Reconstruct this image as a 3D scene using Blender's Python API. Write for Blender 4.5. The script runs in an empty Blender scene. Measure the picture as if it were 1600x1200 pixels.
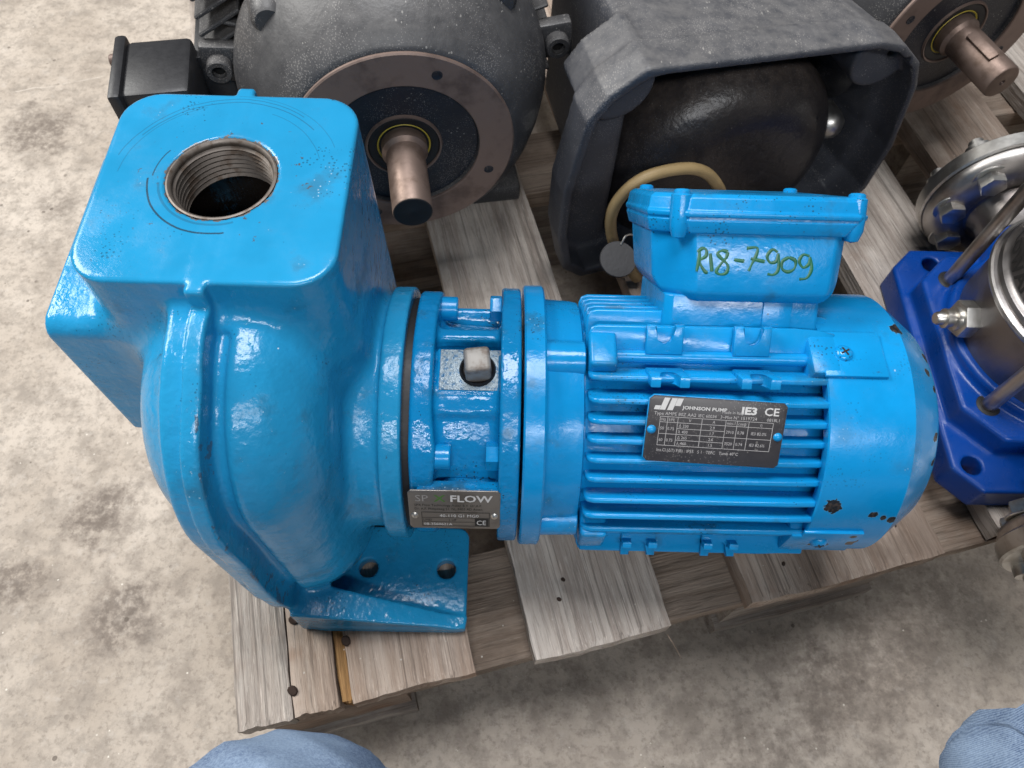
import bpy, bmesh, math, random
import numpy as np
from mathutils import Vector, Matrix
random.seed(7); rng = np.random.default_rng(7)
R = math.radians
scene = bpy.context.scene
COL = scene.collection
S = 0.001                                   # everything below is written in millimetres

# ------------------------------------------------------------------ camera, light, exposure
FPX, PITCH, YAW, ROLL = 1180.0, 61.0, -2.0, 3.0
CAM = Vector((54.9, -212.2, 673.2))
p, yw, ro = R(PITCH), R(YAW), R(ROLL)
fwd = Vector((-math.sin(yw)*math.cos(p), math.cos(yw)*math.cos(p), -math.sin(p)))
rgt = Vector((math.cos(yw), math.sin(yw), 0)); upv = rgt.cross(fwd)
rgt, upv = rgt*math.cos(ro)+upv*math.sin(ro), -rgt*math.sin(ro)+upv*math.cos(ro)
cd = bpy.data.cameras.new('camera'); cam = bpy.data.objects.new('camera', cd); COL.objects.link(cam)
cd.sensor_width = 36; cd.lens = 36*FPX/1600; cd.clip_start = 0.01; cd.clip_end = 100
m = Matrix.Identity(4)
for i in range(3):
    m[i][0], m[i][1], m[i][2], m[i][3] = rgt[i], upv[i], -fwd[i], CAM[i]*S
cam.matrix_world = m
cd.dof.use_dof = True; cd.dof.focus_distance = 0.43; cd.dof.aperture_fstop = 18
scene.camera = cam

world = bpy.data.worlds.new('World'); scene.world = world; world.use_nodes = True
bg = world.node_tree.nodes['Background']; bg.inputs[0].default_value = (0.88, 0.94, 1.0, 1); bg.inputs[1].default_value = 0.09

def area(name, loc, target, sx, sy, power, col):
    l = bpy.data.lights.new(name, 'AREA'); l.shape = 'RECTANGLE'; l.size = sx; l.size_y = sy; l.energy = power; l.color = col
    o = bpy.data.objects.new(name, l); COL.objects.link(o); o.location = loc
    o.rotation_euler = (Vector(target)-Vector(loc)).to_track_quat('-Z', 'Y').to_euler(); return o
area('hall_door_light', (-2.1, 0.9, 2.2), (0, 0.05, 0.2), 1.5, 1.0, 73, (1.0, 0.985, 0.95))
area('roof_light_strip', (0.35, -2.2, 2.7), (0.1, 0, 0.25), 2.4, 0.16, 44, (0.97, 0.98, 1.0))
area('roof_light_panel', (0.0, 0.5, 3.0), (0.05, 0.0, 0.2), 1.3, 0.9, 60, (0.98, 0.98, 1.0))

vs = scene.view_settings; vs.view_transform = 'Standard'; vs.look = 'None'; vs.gamma = 1; vs.exposure = 0.18
scene.render.engine = 'CYCLES'
cy = scene.cycles; cy.max_bounces = 6; cy.diffuse_bounces = 3; cy.glossy_bounces = 3; cy.transmission_bounces = 2; cy.caustics_reflective = False; cy.caustics_refractive = False

# ------------------------------------------------------------------ node helper and materials
class NT:
    def __init__(s, name):
        s.m = bpy.data.materials.new(name); s.m.use_nodes = True; s.t = s.m.node_tree
        s.b = s.t.nodes['Principled BSDF']; s.tc = s.t.nodes.new('ShaderNodeTexCoord'); s.co = s.tc.outputs['Object']
    def lk(s, a, b): s.t.links.new(a, b)
    def setin(s, sock, v):
        if isinstance(v, bpy.types.NodeSocket): s.lk(v, sock)
        elif isinstance(v, (tuple, list)) and len(v) == 3 and sock.type == 'RGBA': sock.default_value = (*v, 1)
        else: sock.default_value = v
    def math(s, op, a, b=0.0, c=None):
        n = s.t.nodes.new('ShaderNodeMath'); n.operation = op; s.setin(n.inputs[0], a); s.setin(n.inputs[1], b)
        if c is not None: s.setin(n.inputs[2], c)
        return n.outputs[0]
    def vmath(s, op, a, b=(0, 0, 0)):
        n = s.t.nodes.new('ShaderNodeVectorMath'); n.operation = op; s.setin(n.inputs[0], a); s.setin(n.inputs[1], b)
        return n.outputs['Value'] if op in ('DISTANCE', 'LENGTH', 'DOT_PRODUCT') else n.outputs[0]
    def noise(s, scale, detail=4, rough=0.55, co=None, dist=0.0):
        key = (scale, detail, rough, dist); s.cache = getattr(s, 'cache', {})
        if co is None and key in s.cache: return s.cache[key]
        r = s._noise(scale, detail, rough, co, dist)
        if co is None: s.cache[key] = r
        return r
    def _noise(s, scale, detail, rough, co, dist):
        n = s.t.nodes.new('ShaderNodeTexNoise'); s.lk(co or s.co, n.inputs['Vector'])
        n.inputs['Scale'].default_value = scale; n.inputs['Detail'].default_value = detail
        n.inputs['Roughness'].default_value = rough; n.inputs['Distortion'].default_value = dist
        return n.outputs[0]
    def voro(s, scale, co=None, feature='F1', rand=1.0):
        n = s.t.nodes.new('ShaderNodeTexVoronoi'); n.feature = feature; s.lk(co or s.co, n.inputs['Vector'])
        n.inputs['Scale'].default_value = scale; n.inputs['Randomness'].default_value = rand
        return n.outputs[0]
    def mapv(s, scale, rot=(0, 0, 0), loc=(0, 0, 0), co=None):
        n = s.t.nodes.new('ShaderNodeMapping'); s.lk(co or s.co, n.inputs[0]); n.inputs['Scale'].default_value = scale
        n.inputs['Rotation'].default_value = rot; n.inputs['Location'].default_value = loc; return n.outputs[0]
    def ramp(s, f, stops):
        n = s.t.nodes.new('ShaderNodeValToRGB'); s.lk(f, n.inputs[0]); e = n.color_ramp.elements
        while len(e) < len(stops): e.new(0.5)
        for q, (pp, c) in zip(e, stops):
            q.position = pp; q.color = (*c, 1) if isinstance(c, tuple) else (c, c, c, 1)
        return n.outputs[0]
    def step(s, f, lo, hi):
        n = s.t.nodes.new('ShaderNodeMapRange'); n.interpolation_type = 'SMOOTHSTEP'; s.setin(n.inputs[0], f)
        n.inputs[1].default_value = lo; n.inputs[2].default_value = hi; return n.outputs[0]
    def mix(s, f, a, b):
        n = s.t.nodes.new('ShaderNodeMix'); n.data_type = 'RGBA'; s.setin(n.inputs[0], f)
        s.setin(n.inputs[6], a); s.setin(n.inputs[7], b); return n.outputs[2]
    def bump(s, h, dist, strength=1.0, prev=None):
        n = s.t.nodes.new('ShaderNodeBump'); s.setin(n.inputs['Height'], h); n.inputs['Distance'].default_value = dist
        n.inputs['Strength'].default_value = strength
        if prev is not None: s.lk(prev, n.inputs['Normal'])
        return n.outputs[0]
    def out(s, col=None, rough=None, metal=None, normal=None, spec=None, coat=None):
        b = s.b.inputs
        if col is not None: s.setin(b['Base Color'], col)
        if rough is not None: s.setin(b['Roughness'], rough)
        if metal is not None: s.setin(b['Metallic'], metal)
        if normal is not None: s.lk(normal, b['Normal'])
        if spec is not None: s.setin(b['Specular IOR Level'], spec)
        if coat is not None: s.setin(b['Coat Weight'], coat); b['Coat Roughness'].default_value = 0.2
        return s.m
    def sepxyz(s, co=None):
        n = s.t.nodes.new('ShaderNodeSeparateXYZ'); s.lk(co or s.co, n.inputs[0]); return n.outputs

BLUE = (0.016, 0.255, 0.49)
def paint(name, base=BLUE, cast=1.0, dirt=0.5, speck=1.0, chips=(), chipcol=(0.012, 0.013, 0.015), wear=0.5, rough=0.3, extra=None, flat_z=None, cast2=None):
    n = NT(name)
    c = n.mix(n.step(n.noise(9, 3), 0.3, 0.75), tuple(x*0.88 for x in base), tuple(min(1, x*1.06) for x in base))
    c = n.mix(n.math('MULTIPLY', n.step(n.noise(30, 3, 0.65), 0.42, 0.72), 0.35), c, tuple(x*0.72 for x in base))
    big = n.noise(38, 4, 0.62)
    c = n.mix(n.math('MULTIPLY', n.step(big, 0.56, 0.74), 0.6*dirt), c, (0.02, 0.07, 0.11))
    # pale dust specks and scuffs
    sp = n.math('LESS_THAN', n.math('ADD', n.voro(120), n.math('MULTIPLY', n.noise(700, 2), 0.06)), n.math('MULTIPLY', n.step(n.noise(75, 3, 0.6), 0.52, 0.80), 0.20))
    c = n.mix(n.math('MULTIPLY', sp, 0.8*speck), c, (0.62, 0.70, 0.74))
    sp2 = n.math('LESS_THAN', n.voro(420), n.math('MULTIPLY', n.step(n.noise(38, 4, 0.65), 0.50, 0.72), 0.17))
    c = n.mix(n.math('MULTIPLY', sp2, 0.55*speck), c, (0.42, 0.58, 0.68))
    sp3 = n.math('LESS_THAN', n.voro(520), n.math('MULTIPLY', n.step(n.noise(27, 4, 0.65), 0.48, 0.70), 0.30))
    c = n.mix(n.math('MULTIPLY', sp3, 0.75*dirt), c, (0.012, 0.025, 0.035))
    # small dark chips
    ch = n.math('MULTIPLY', n.step(n.noise(120, 4, 0.7), 0.69, 0.715), n.step(n.noise(14, 2), 0.52, 0.6))
    c = n.mix(n.math('MULTIPLY', ch, wear), c, (0.035, 0.03, 0.028))
    mask = None
    for (x, y, z, r) in chips:
        d = n.vmath('DISTANCE', n.co, (x*S, y*S, z*S))
        d = n.math('ADD', d, n.math('MULTIPLY', n.math('SUBTRACT', n.noise(210, 3, 0.6), 0.5), r*S*1.7))
        c = n.mix(n.math('MULTIPLY', n.math('LESS_THAN', d, r*S+0.00035), 0.5), c, (0.10, 0.26, 0.36))
        k = n.math('LESS_THAN', d, r*S)
        mask = k if mask is None else n.math('MAXIMUM', mask, k)
    if mask is not None: c = n.mix(mask, c, n.mix(n.step(n.noise(420, 4), 0.45, 0.65), chipcol, (0.055, 0.04, 0.032)))
    if extra: c = extra(n, c)
    h = n.noise(240, 3, 0.5); h2 = n.noise(55, 3, 0.5)
    if flat_z is not None:
        k = n.math('ADD', n.math('MULTIPLY', n.math('LESS_THAN', n.sepxyz()[2], flat_z*S), 0.9), 0.1)
        h = n.math('MULTIPLY', h, k); h2 = n.math('MULTIPLY', h2, k)
    nm = n.bump(h2, 0.0022*(cast if cast2 is None else cast2), 0.55); nm = n.bump(h, 0.00050*cast, 0.7, nm); nm = n.bump(n.noise(900, 2), 0.00008, 0.5, nm)
    if cast > 0.9:
        br = n.noise(1.0, 3, 0.6, n.mapv((300, 220, 34), rot=(0.15, 0.25, 0)))
        nm = n.bump(n.math('MULTIPLY', br, k) if flat_z is not None else br, 0.0003, 0.6, nm)
    rg = n.math('ADD', n.math('MULTIPLY', n.step(big, 0.3, 0.75), 0.26), rough-0.13)
    return n.out(c, rg, 0.0, nm, 0.4)

def port_marks(n, c):
    # turning marks and bare-metal ring round the threaded port
    co = n.vmath('SUBTRACT', n.co, PORT_OBJ); x, y, z = n.sepxyz(co)[:]
    r = n.math('SQRT', n.math('ADD', n.math('MULTIPLY', x, x), n.math('MULTIPLY', y, y)))
    top = n.math('GREATER_THAN', z, -0.0012)
    ang = n.math('ARCTAN2', y, x)
    wob = n.math('MULTIPLY', n.math('SUBTRACT', n.noise(60, 3), 0.5), 0.003)
    def ring(r0, w, a0, a1, amt):
        b = n.math('LESS_THAN', n.math('ABSOLUTE', n.math('SUBTRACT', n.math('ADD', r, n.math('MULTIPLY', wob, 0.3)), r0)), w)
        sct = n.math('MULTIPLY', n.math('GREATER_THAN', ang, a0), n.math('LESS_THAN', ang, a1))
        return n.math('MULTIPLY', n.math('MULTIPLY', b, sct), n.math('MULTIPLY', top, amt))
    dark = (0.02, 0.035, 0.05)
    for a in ((0.0335, 0.00045, -3.1, -1.35, 0.85), (0.0318, 0.0003, 2.6, 3.15, 0.8), (0.0285, 0.0006, -3.0, -1.2, 0.35), (0.050, 0.0003, 0.7, 2.6, 0.4), (0.0522, 0.00025, 0.9, 2.9, 0.4),
              (0.0485, 0.0002, 1.9, 3.1, 0.35), (0.0455, 0.0002, 0.3, 1.2, 0.35), (0.054, 0.0002, 0.4, 1.6, 0.3)):
        c = n.mix(ring(*a), c, dark)
    bare = n.math('LESS_THAN', n.math('ADD', r, n.math('MULTIPLY', n.math('SUBTRACT', n.noise(190, 4, 0.65), 0.5), 0.0085)), 0.0262)
    c = n.mix(n.math('MULTIPLY', n.math('MULTIPLY', bare, top), 0.9), c, (0.13, 0.10, 0.075))
    near = n.math('LESS_THAN', r, 0.047)
    fl = n.math('MULTIPLY', n.math('MULTIPLY', n.step(n.noise(150, 4, 0.7), 0.66, 0.68), near), top)
    c = n.mix(n.math('MULTIPLY', fl, 0.8), c, (0.07, 0.055, 0.045))
    # inside of the casing: bare cast iron, darkened in colour for the shade within
    x, y, z = n.sepxyz()[:]
    ins = n.math('MULTIPLY', n.math('LESS_THAN', n.math('ABSOLUTE', n.math('ADD', x, 0.004)), 0.0475), n.math('LESS_THAN', n.math('ABSOLUTE', n.math('SUBTRACT', y, 0.037)), 0.0495))
    ins = n.math('MULTIPLY', ins, n.math('MULTIPLY', n.math('LESS_THAN', z, 0.2675), n.math('GREATER_THAN', z, 0.08)))
    rub = n.math('MULTIPLY', n.math('MULTIPLY', n.math('LESS_THAN', n.math('ABSOLUTE', n.math('SUBTRACT', x, n.math('ADD', 0.0026, n.math('MULTIPLY', n.noise(75, 4, 0.7), 0.0024)))), 0.0007), n.math('LESS_THAN', y, -0.045)), n.step(n.noise(60, 4, 0.7), 0.55, 0.58))
    c = n.mix(n.math('MULTIPLY', rub, 0.6), c, (0.07, 0.04, 0.03))
    return n.mix(ins, c, (0.016, 0.013, 0.011))
PORT_OBJ = tuple(v*S for v in (-76+76, 40, 410-140))     # set relative to the pump's own origin

def metal(name, col, rough=0.35, met=1.0, spots=(0.2, 0.16, 0.12), amt=0.3, bscale=400, bdist=0.0001, nscale=60):
    n = NT(name); k = n.noise(nscale, 5, 0.62)
    c = n.mix(n.math('MULTIPLY', n.step(k, 0.48, 0.66), amt), col, spots)
    rg = n.math('ADD', n.math('MULTIPLY', n.noise(90, 4), 0.3), rough-0.12)
    return n.out(c, rg, met, n.bump(n.noise(bscale, 3), bdist, 0.7))

def dusty(name, col, rough=0.6, dustcol=(0.20, 0.19, 0.18), dust=0.5, cast=0.0005, streak=True, upd=0.3, dmask=None):
    n = NT(name)
    geo = n.t.nodes.new('ShaderNodeNewGeometry'); up = n.step(n.sepxyz(geo.outputs['True Normal'])[2], 0.15, 0.95)
    if dmask is not None: up = n.math('MULTIPLY', up, n.math('GREATER_THAN', n.sepxyz()[2], dmask*S))
    k = n.noise(45, 6, 0.65)
    c = n.mix(n.step(k, 0.4, 0.7), col, tuple(x*1.25 for x in col))
    c = n.mix(n.math('MULTIPLY', n.math('MULTIPLY', up, n.step(n.noise(90, 6, 0.7), 0.1, 0.8)), upd), c, dustcol)
    sp = n.math('LESS_THAN', n.voro(300, n.mapv((1, 0.4, 1))), n.math('MULTIPLY', n.step(n.noise(60, 3, 0.6), 0.40, 0.78), 0.24))
    c = n.mix(n.math('MULTIPLY', sp, dust), c, (0.42, 0.40, 0.37))
    sp = n.math('LESS_THAN', n.voro(850, n.mapv((1, 0.45, 1))), n.math('MULTIPLY', n.step(n.noise(22, 4, 0.6), 0.25, 0.66), 0.33))
    c = n.mix(n.math('MULTIPLY', sp, dust*0.8), c, (0.34, 0.32, 0.30))
    nm = n.bump(n.noise(160, 3), cast, 0.7); nm = n.bump(n.noise(600, 2), cast*0.25, 0.6, nm)
    return n.out(c, n.math('ADD', n.math('MULTIPLY', k, 0.25), rough-0.12), 0.0, nm, 0.45)

def wood(name, a, b, rust=0.2, dark=0.38):
    n = NT(name)
    co = n.mapv((2.2, 34, 34)); oi = n.t.nodes.new('ShaderNodeObjectInfo')
    sh = n.t.nodes.new('ShaderNodeVectorMath'); sh.operation = 'ADD'; n.lk(co, sh.inputs[0])
    cmb = n.t.nodes.new('ShaderNodeCombineXYZ'); rr = n.math('MULTIPLY', oi.outputs['Random'], 40); n.lk(rr, cmb.inputs[0]); n.lk(rr, cmb.inputs[1]); n.lk(cmb.outputs[0], sh.inputs[1])
    co = sh.outputs[0]
    g = n.noise(2.2, 4, 0.62, co, 0.6); fine = n.noise(9, 4, 0.7, co)
    wv = n.t.nodes.new('ShaderNodeTexWave'); wv.bands_direction = 'Y'; n.lk(co, wv.inputs[0]); wv.inputs['Scale'].default_value = 0.35
    wv.inputs['Distortion'].default_value = 7; wv.inputs['Detail'].default_value = 3; wv.inputs['Detail Scale'].default_value = 1.2
    c = n.mix(n.step(g, 0.3, 0.7), a, b)
    c = n.mix(n.math('MULTIPLY', n.step(wv.outputs[1], 0.55, 0.95), 0.18), c, tuple(x*0.5 for x in a))
    c = n.mix(n.math('MULTIPLY', n.step(fine, 0.50, 0.68), dark), c, tuple(x*0.3 for x in a))
    hair = n.noise(26, 4, 0.7, co); c = n.mix(n.math('MULTIPLY', n.step(hair, 0.56, 0.70), 0.4), c, tuple(min(1, x*1.45) for x in b)); c = n.mix(n.math('MULTIPLY', n.step(hair, 0.46, 0.34), 0.35), c, tuple(x*0.35 for x in a))
    crk = n.noise(1.1, 3, 0.55, n.mapv((0.5, 2.2, 2.2), co=co), 0.3); crk = n.math('SUBTRACT', 1.0, n.step(n.math('ABSOLUTE', n.math('SUBTRACT', crk, 0.5)), 0.0, 0.016))
    c = n.mix(n.math('MULTIPLY', crk, 0.45), c, tuple(x*0.13 for x in a))
    blot = n.noise(11, 5, 0.6)
    c = n.mix(n.math('MULTIPLY', n.step(blot, 0.44, 0.66), 0.6), c, tuple(x*0.42 for x in a))
    c = n.mix(n.math('MULTIPLY', n.step(n.noise(16, 4), 0.56, 0.72), rust), c, (0.22, 0.10, 0.045))
    sp = n.math('MULTIPLY', n.math('LESS_THAN', n.voro(130), 0.09), n.step(n.noise(40, 2), 0.55, 0.62))
    c = n.mix(n.math('MULTIPLY', sp, 0.6), c, (0.6, 0.56, 0.5))
    nm = n.bump(fine, 0.0016, 1.0); nm = n.bump(g, 0.0012, 0.6, nm); nm = n.bump(crk, 0.001, -0.6, nm)
    return n.out(c, 0.85, 0.0, nm, 0.2)

def plain(name, col, rough=0.5, met=0.0, nz=0.15, sc=200, spec=0.5):
    n = NT(name); k = n.noise(sc, 3)
    return n.out(n.mix(k, tuple(x*(1-nz) for x in col), tuple(min(1, x*(1+nz)) for x in col)), n.math('ADD', n.math('MULTIPLY', k, 0.2), rough-0.1), met, n.bump(n.noise(sc*2, 2), 0.00015, 0.5), spec)

M = {}
M['casing'] = paint('cast_blue_paint', cast=1.0, dirt=0.7, wear=0.7, rough=0.21, extra=port_marks, flat_z=269.0)
M['bracket'] = paint('bracket_blue_paint', base=(0.004, 0.21, 0.48), cast=1.4, dirt=1.25, wear=1.0, rough=0.2)
M['motor'] = paint('motor_blue_paint', base=(0.004, 0.255, 0.585), cast=0.45, cast2=0.05, dirt=0.9, speck=0.9, wear=0.9, rough=0.25)
def cowlchips():
    out = []
    def at(x, a, r, Rr=79): out.append((x+76, Rr*math.cos(R(a)), Rr*math.sin(R(a))+112, r))
    for q in ((237, 153, 4.8), (237, 179, 4.2), (243, 181, 3.8), (261, 157, 2.6), (267, 159, 1.9), (272.5, 160, 2.4), (274, 76, 4), (256, 171, 2.6), (259, 178, 3.4), (291, 92, 2.4, 66), (294.6, 100, 2.2, 63), (294, 124, 2.8, 64), (295, 137, 2.4, 63), (294.5, 82, 3, 64)): at(*q)
    return out
M['cowl'] = paint('cowl_blue_paint', base=(0.004, 0.255, 0.585), cast=0.3, cast2=0.05, dirt=0.4, speck=0.5, wear=0.9, rough=0.22, chips=cowlchips())
M['thread'] = metal('rusty_thread_steel', (0.19, 0.165, 0.145), 0.48, 0.6, (0.10, 0.07, 0.05), 0.85, nscale=120)
M['steel'] = metal('zinc_steel', (0.62, 0.61, 0.58), 0.35, 1.0, (0.25, 0.2, 0.15), 0.35)
M['stainless'] = metal('stainless_steel', (0.50, 0.48, 0.46), 0.36, 1.0, (0.26, 0.21, 0.18), 0.6, nscale=30)
M['darksteel'] = metal('dull_stainless_jacket', (0.27, 0.255, 0.25), 0.37, 1.0, (0.18, 0.15, 0.13), 0.6, nscale=20)
M['shaft'] = metal('oxidised_shaft_steel', (0.24, 0.175, 0.145), 0.46, 0.65, (0.12, 0.08, 0.06), 0.7, nscale=40)
M['ringmetal'] = metal('oxidised_flange_face', (0.21, 0.15, 0.125), 0.5, 0.35, (0.09, 0.06, 0.05), 0.7, nscale=30)
M['dark'] = dusty('dusty_black_motor_paint', (0.045, 0.045, 0.048), 0.45, dust=0.5, upd=0.42)
M['darkface'] = dusty('navy_black_paint', (0.010, 0.012, 0.018), 0.45, dust=0.35, upd=0.12)
M['lantern'] = dusty('dusty_dark_grey_casting', (0.045, 0.048, 0.058), 0.5, dust=0.4, upd=0.6, cast=0.00035, dmask=110)
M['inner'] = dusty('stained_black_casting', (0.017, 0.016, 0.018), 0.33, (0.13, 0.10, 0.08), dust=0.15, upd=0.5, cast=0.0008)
M['plugcap'] = metal('grey_oily_plug', (0.29, 0.275, 0.255), 0.5, 0.3, (0.10, 0.055, 0.03), 0.6, nscale=110)
M['plastic'] = plain('black_plastic', (0.018, 0.018, 0.02), 0.45)
M['rubber'] = plain('black_rubber', (0.008, 0.008, 0.009), 0.55)
M['void'] = plain('hole_shade_black', (0.003, 0.003, 0.003), 0.9)  # near black lining for holes, their shade put into the colour
M['yellow'] = plain('yellow_seal', (0.55, 0.42, 0.05), 0.5)
M['hose'] = plain('beige_hose_rubber', (0.36, 0.255, 0.12), 0.5, nz=0.3, sc=60)
M['royal'] = paint('royal_blue_paint', base=(0.002, 0.055, 0.31), cast=0.4, dirt=0.3, speck=0.6, wear=0.5, rough=0.36)
M['plateghost'] = plain('worn_grey_print', (0.26, 0.25, 0.24), 0.5)
M['grime'] = metal('oily_bare_pad', (0.22, 0.28, 0.32), 0.35, 0.2, (0.008, 0.09, 0.20), 1.0, 700, 0.0006, nscale=420)
M['plate'] = dusty('dark_rating_plate', (0.028, 0.026, 0.030), 0.35, (0.1, 0.09, 0.08), dust=0.25, upd=0.25, cast=0.00003)
M['tinplate'] = metal('etched_metal_plate', (0.20, 0.185, 0.17), 0.38, 0.6, (0.10, 0.085, 0.07), 0.6, nscale=45)
M['print'] = plain('pale_print', (0.40, 0.385, 0.38), 0.5)
M['printw'] = plain('silver_print', (0.55, 0.54, 0.53), 0.45)
M['printk'] = plain('black_print', (0.012, 0.012, 0.012), 0.5)
M['printg'] = plain('green_print', (0.06, 0.16, 0.03), 0.5)
M['marker'] = plain('green_marker_ink', (0.005, 0.115, 0.05), 0.35, nz=0.5, sc=120)
M['wood'] = wood('weathered_grey_wood', (0.37, 0.31, 0.265), (0.58, 0.52, 0.46), 0.2)
M['woodb'] = wood('weathered_brown_wood', (0.32, 0.235, 0.18), (0.50, 0.41, 0.34), 0.6)
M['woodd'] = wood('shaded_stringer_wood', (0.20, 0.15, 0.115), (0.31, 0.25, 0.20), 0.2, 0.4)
M['woodf'] = wood('fresh_split_wood', (0.27, 0.14, 0.05), (0.36, 0.21, 0.09), 0.5, 0.4)
M['nail'] = metal('rusted_nail', (0.05, 0.03, 0.022), 0.8, 0.3, (0.03, 0.02, 0.015), 0.6)

def concrete():
    n = NT('stained_concrete')
    a = n.noise(4.5, 4, 0.62); b = n.noise(26, 6, 0.7); f = n.noise(170, 3, 0.7)
    c = n.mix(n.step(a, 0.3, 0.7), (0.40, 0.34, 0.28), (0.55, 0.485, 0.415))
    c = n.mix(n.math('MULTIPLY', n.step(b, 0.44, 0.66), 0.6), c, (0.235, 0.20, 0.168))
    c = n.mix(n.math('MULTIPLY', n.step(n.noise(60, 5, 0.75), 0.46, 0.62), 0.5), c, (0.27, 0.235, 0.20))
    c = n.mix(n.math('MULTIPLY', n.step(f, 0.5, 0.68), 0.45), c, (0.19, 0.16, 0.132))
    c = n.mix(n.math('MULTIPLY', n.step(n.noise(75, 4, 0.7), 0.54, 0.70), 0.3), c, (0.56, 0.51, 0.455))
    for (x, y, r, amt) in ((-308, 14, 34, .8), (-268, -74, 40, .75), (-365, -50, 30, .75), (-515, 500, 46, .75), (-383, 425, 30, .45), (-464, 383, 26, .5), (383, -106, 58, .5), (334, -133, 46, .4), (88, -165, 60, .15), (279, -177, 45, .4), (450, -40, 50, .4), (-230, 130, 25, .35)):
        d = n.vmath('DISTANCE', n.co, (x*S, y*S, 0))
        d = n.math('ADD', d, n.math('MULTIPLY', n.math('SUBTRACT', n.noise(32, 5, 0.68), 0.5), r*S*2.6))
        c = n.mix(n.math('MULTIPLY', n.math('SUBTRACT', 1.0, n.step(d, r*S*0.35, r*S*1.3)), n.math('MULTIPLY', n.step(n.noise(110, 3, 0.7), 0.25, 0.62), amt)), c, (0.125, 0.10, 0.083))
    pits = n.math('MULTIPLY', n.math('LESS_THAN', n.voro(48), 0.10), n.step(n.noise(18, 3), 0.5, 0.6))
    c = n.mix(n.math('MULTIPLY', pits, 0.7), c, (0.10, 0.08, 0.065))
    grit = n.math('MULTIPLY', n.math('LESS_THAN', n.voro(95, n.mapv((1, 1, 1), loc=(3, 1, 0))), 0.075), n.step(n.noise(21, 3), 0.55, 0.6))
    c = n.mix(grit, c, (0.68, 0.63, 0.55))
    # long thin scratches and one pale crack
    cr = n.math('ABSOLUTE', n.math('SUBTRACT', n.sepxyz(n.mapv((1, 1, 1), rot=(0, 0, R(-18))))[1], n.math('ADD', 0.705, n.math('MULTIPLY', n.noise(14, 4), 0.02))))
    c = n.mix(n.math('MULTIPLY', n.math('LESS_THAN', cr, 0.0012), n.math('MULTIPLY', n.step(n.noise(30, 3), 0.45, 0.55), 0.6)), c, (0.60, 0.54, 0.47))
    nm = n.bump(b, 0.0025, 0.5); nm = n.bump(f, 0.0012, 0.6, nm); nm = n.bump(pits, 0.0015, -0.6, nm)
    return n.out(c, 0.8, 0.0, nm, 0.25)
M['concrete'] = concrete()

def denim():
    n = NT('blue_denim')
    wv = n.t.nodes.new('ShaderNodeTexWave'); wv.bands_direction = 'X'; n.lk(n.mapv((1, 1, 1), rot=(0, 0, R(62))), wv.inputs[0]); wv.inputs['Scale'].default_value = 520
    wv.inputs['Distortion'].default_value = 0.5; wv.inputs['Detail'].default_value = 2; wv.inputs['Detail Scale'].default_value = 400
    k = n.math('ADD', n.math('MULTIPLY', wv.outputs[1], 0.22), n.math('MULTIPLY', n.noise(800, 3, 0.7), 0.8))
    fade = n.noise(22, 4)
    c = n.mix(n.step(k, 0.25, 0.72), (0.06, 0.10, 0.19), (0.27, 0.35, 0.47))
    c = n.mix(n.math('MULTIPLY', n.step(fade, 0.42, 0.65), 0.45), c, (0.33, 0.43, 0.56))
    return n.out(c, 0.9, 0.0, n.bump(k, 0.0004, 0.8), 0.15)
M['denim'] = denim()

# ------------------------------------------------------------------ object helpers
ORG = {}
def root(name, loc, label, cat, group=None, rotz=0.0):
    o = bpy.data.objects.new(name, None); COL.objects.link(o); o.empty_display_size = 0.05
    o.location = Vector(loc)*S; o.rotation_euler = (0, 0, rotz); o['label'] = label; o['category'] = cat
    if group: o['group'] = group
    ORG[o.name] = Vector(loc) if rotz == 0 else Vector((0, 0, 0)); return o
def origin(par):
    while par is not None and par.parent is not None: par = par.parent
    return ORG.get(par.name, Vector((0, 0, 0))) if par is not None else Vector((0, 0, 0))
def link(name, me, mat, par=None, label=None):
    o = bpy.data.objects.new(name, me); COL.objects.link(o)
    if mat is not None and not me.materials: me.materials.append(M[mat] if isinstance(mat, str) else mat)
    if par is not None: o.parent = par
    if label: o['label'] = label
    return o
def arr_mesh(name, V, Q, mat, par=None, smooth=True, label=None):
    """fast mesh of quads/tris from numpy arrays (mm, world)"""
    og = np.array(origin(par)); V = (np.asarray(V, float)-og)*S; Q = np.asarray(Q, np.int32)
    me = bpy.data.meshes.new(name); k = Q.shape[1]
    me.vertices.add(len(V)); me.vertices.foreach_set('co', V.astype(np.float32).ravel())
    me.loops.add(Q.size); me.loops.foreach_set('vertex_index', Q.ravel())
    me.polygons.add(len(Q)); me.polygons.foreach_set('loop_start', np.arange(0, Q.size, k, dtype=np.int32))
    try: me.polygons.foreach_set('loop_total', np.full(len(Q), k, np.int32))
    except Exception: pass
    me.polygons.foreach_set('use_smooth', np.full(len(Q), smooth)); me.update(calc_edges=True); me.validate()
    return link(name, me, mat, par, label)
def bm_obj(name, bm, mat, par=None, smooth=True, angle=35, label=None):
    og = origin(par)
    for v in bm.verts: v.co = (v.co-og)*S
    bmesh.ops.recalc_face_normals(bm, faces=bm.faces)
    me = bpy.data.meshes.new(name); bm.to_mesh(me); bm.free()
    if smooth:
        for f in me.polygons: f.use_smooth = True
        me.set_sharp_from_angle(angle=R(angle))
    return link(name, me, mat, par, label)
def frame(loc, x=(1, 0, 0), z=(0, 0, 1)):
    """matrix with given local x and z axes"""
    z = Vector(z).normalized(); x = Vector(x); x = (x-z*x.dot(z)).normalized(); y = z.cross(x)
    mm = Matrix.Identity(4)
    for i in range(3): mm[i][0], mm[i][1], mm[i][2], mm[i][3] = x[i], y[i], z[i], loc[i]
    return mm
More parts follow.
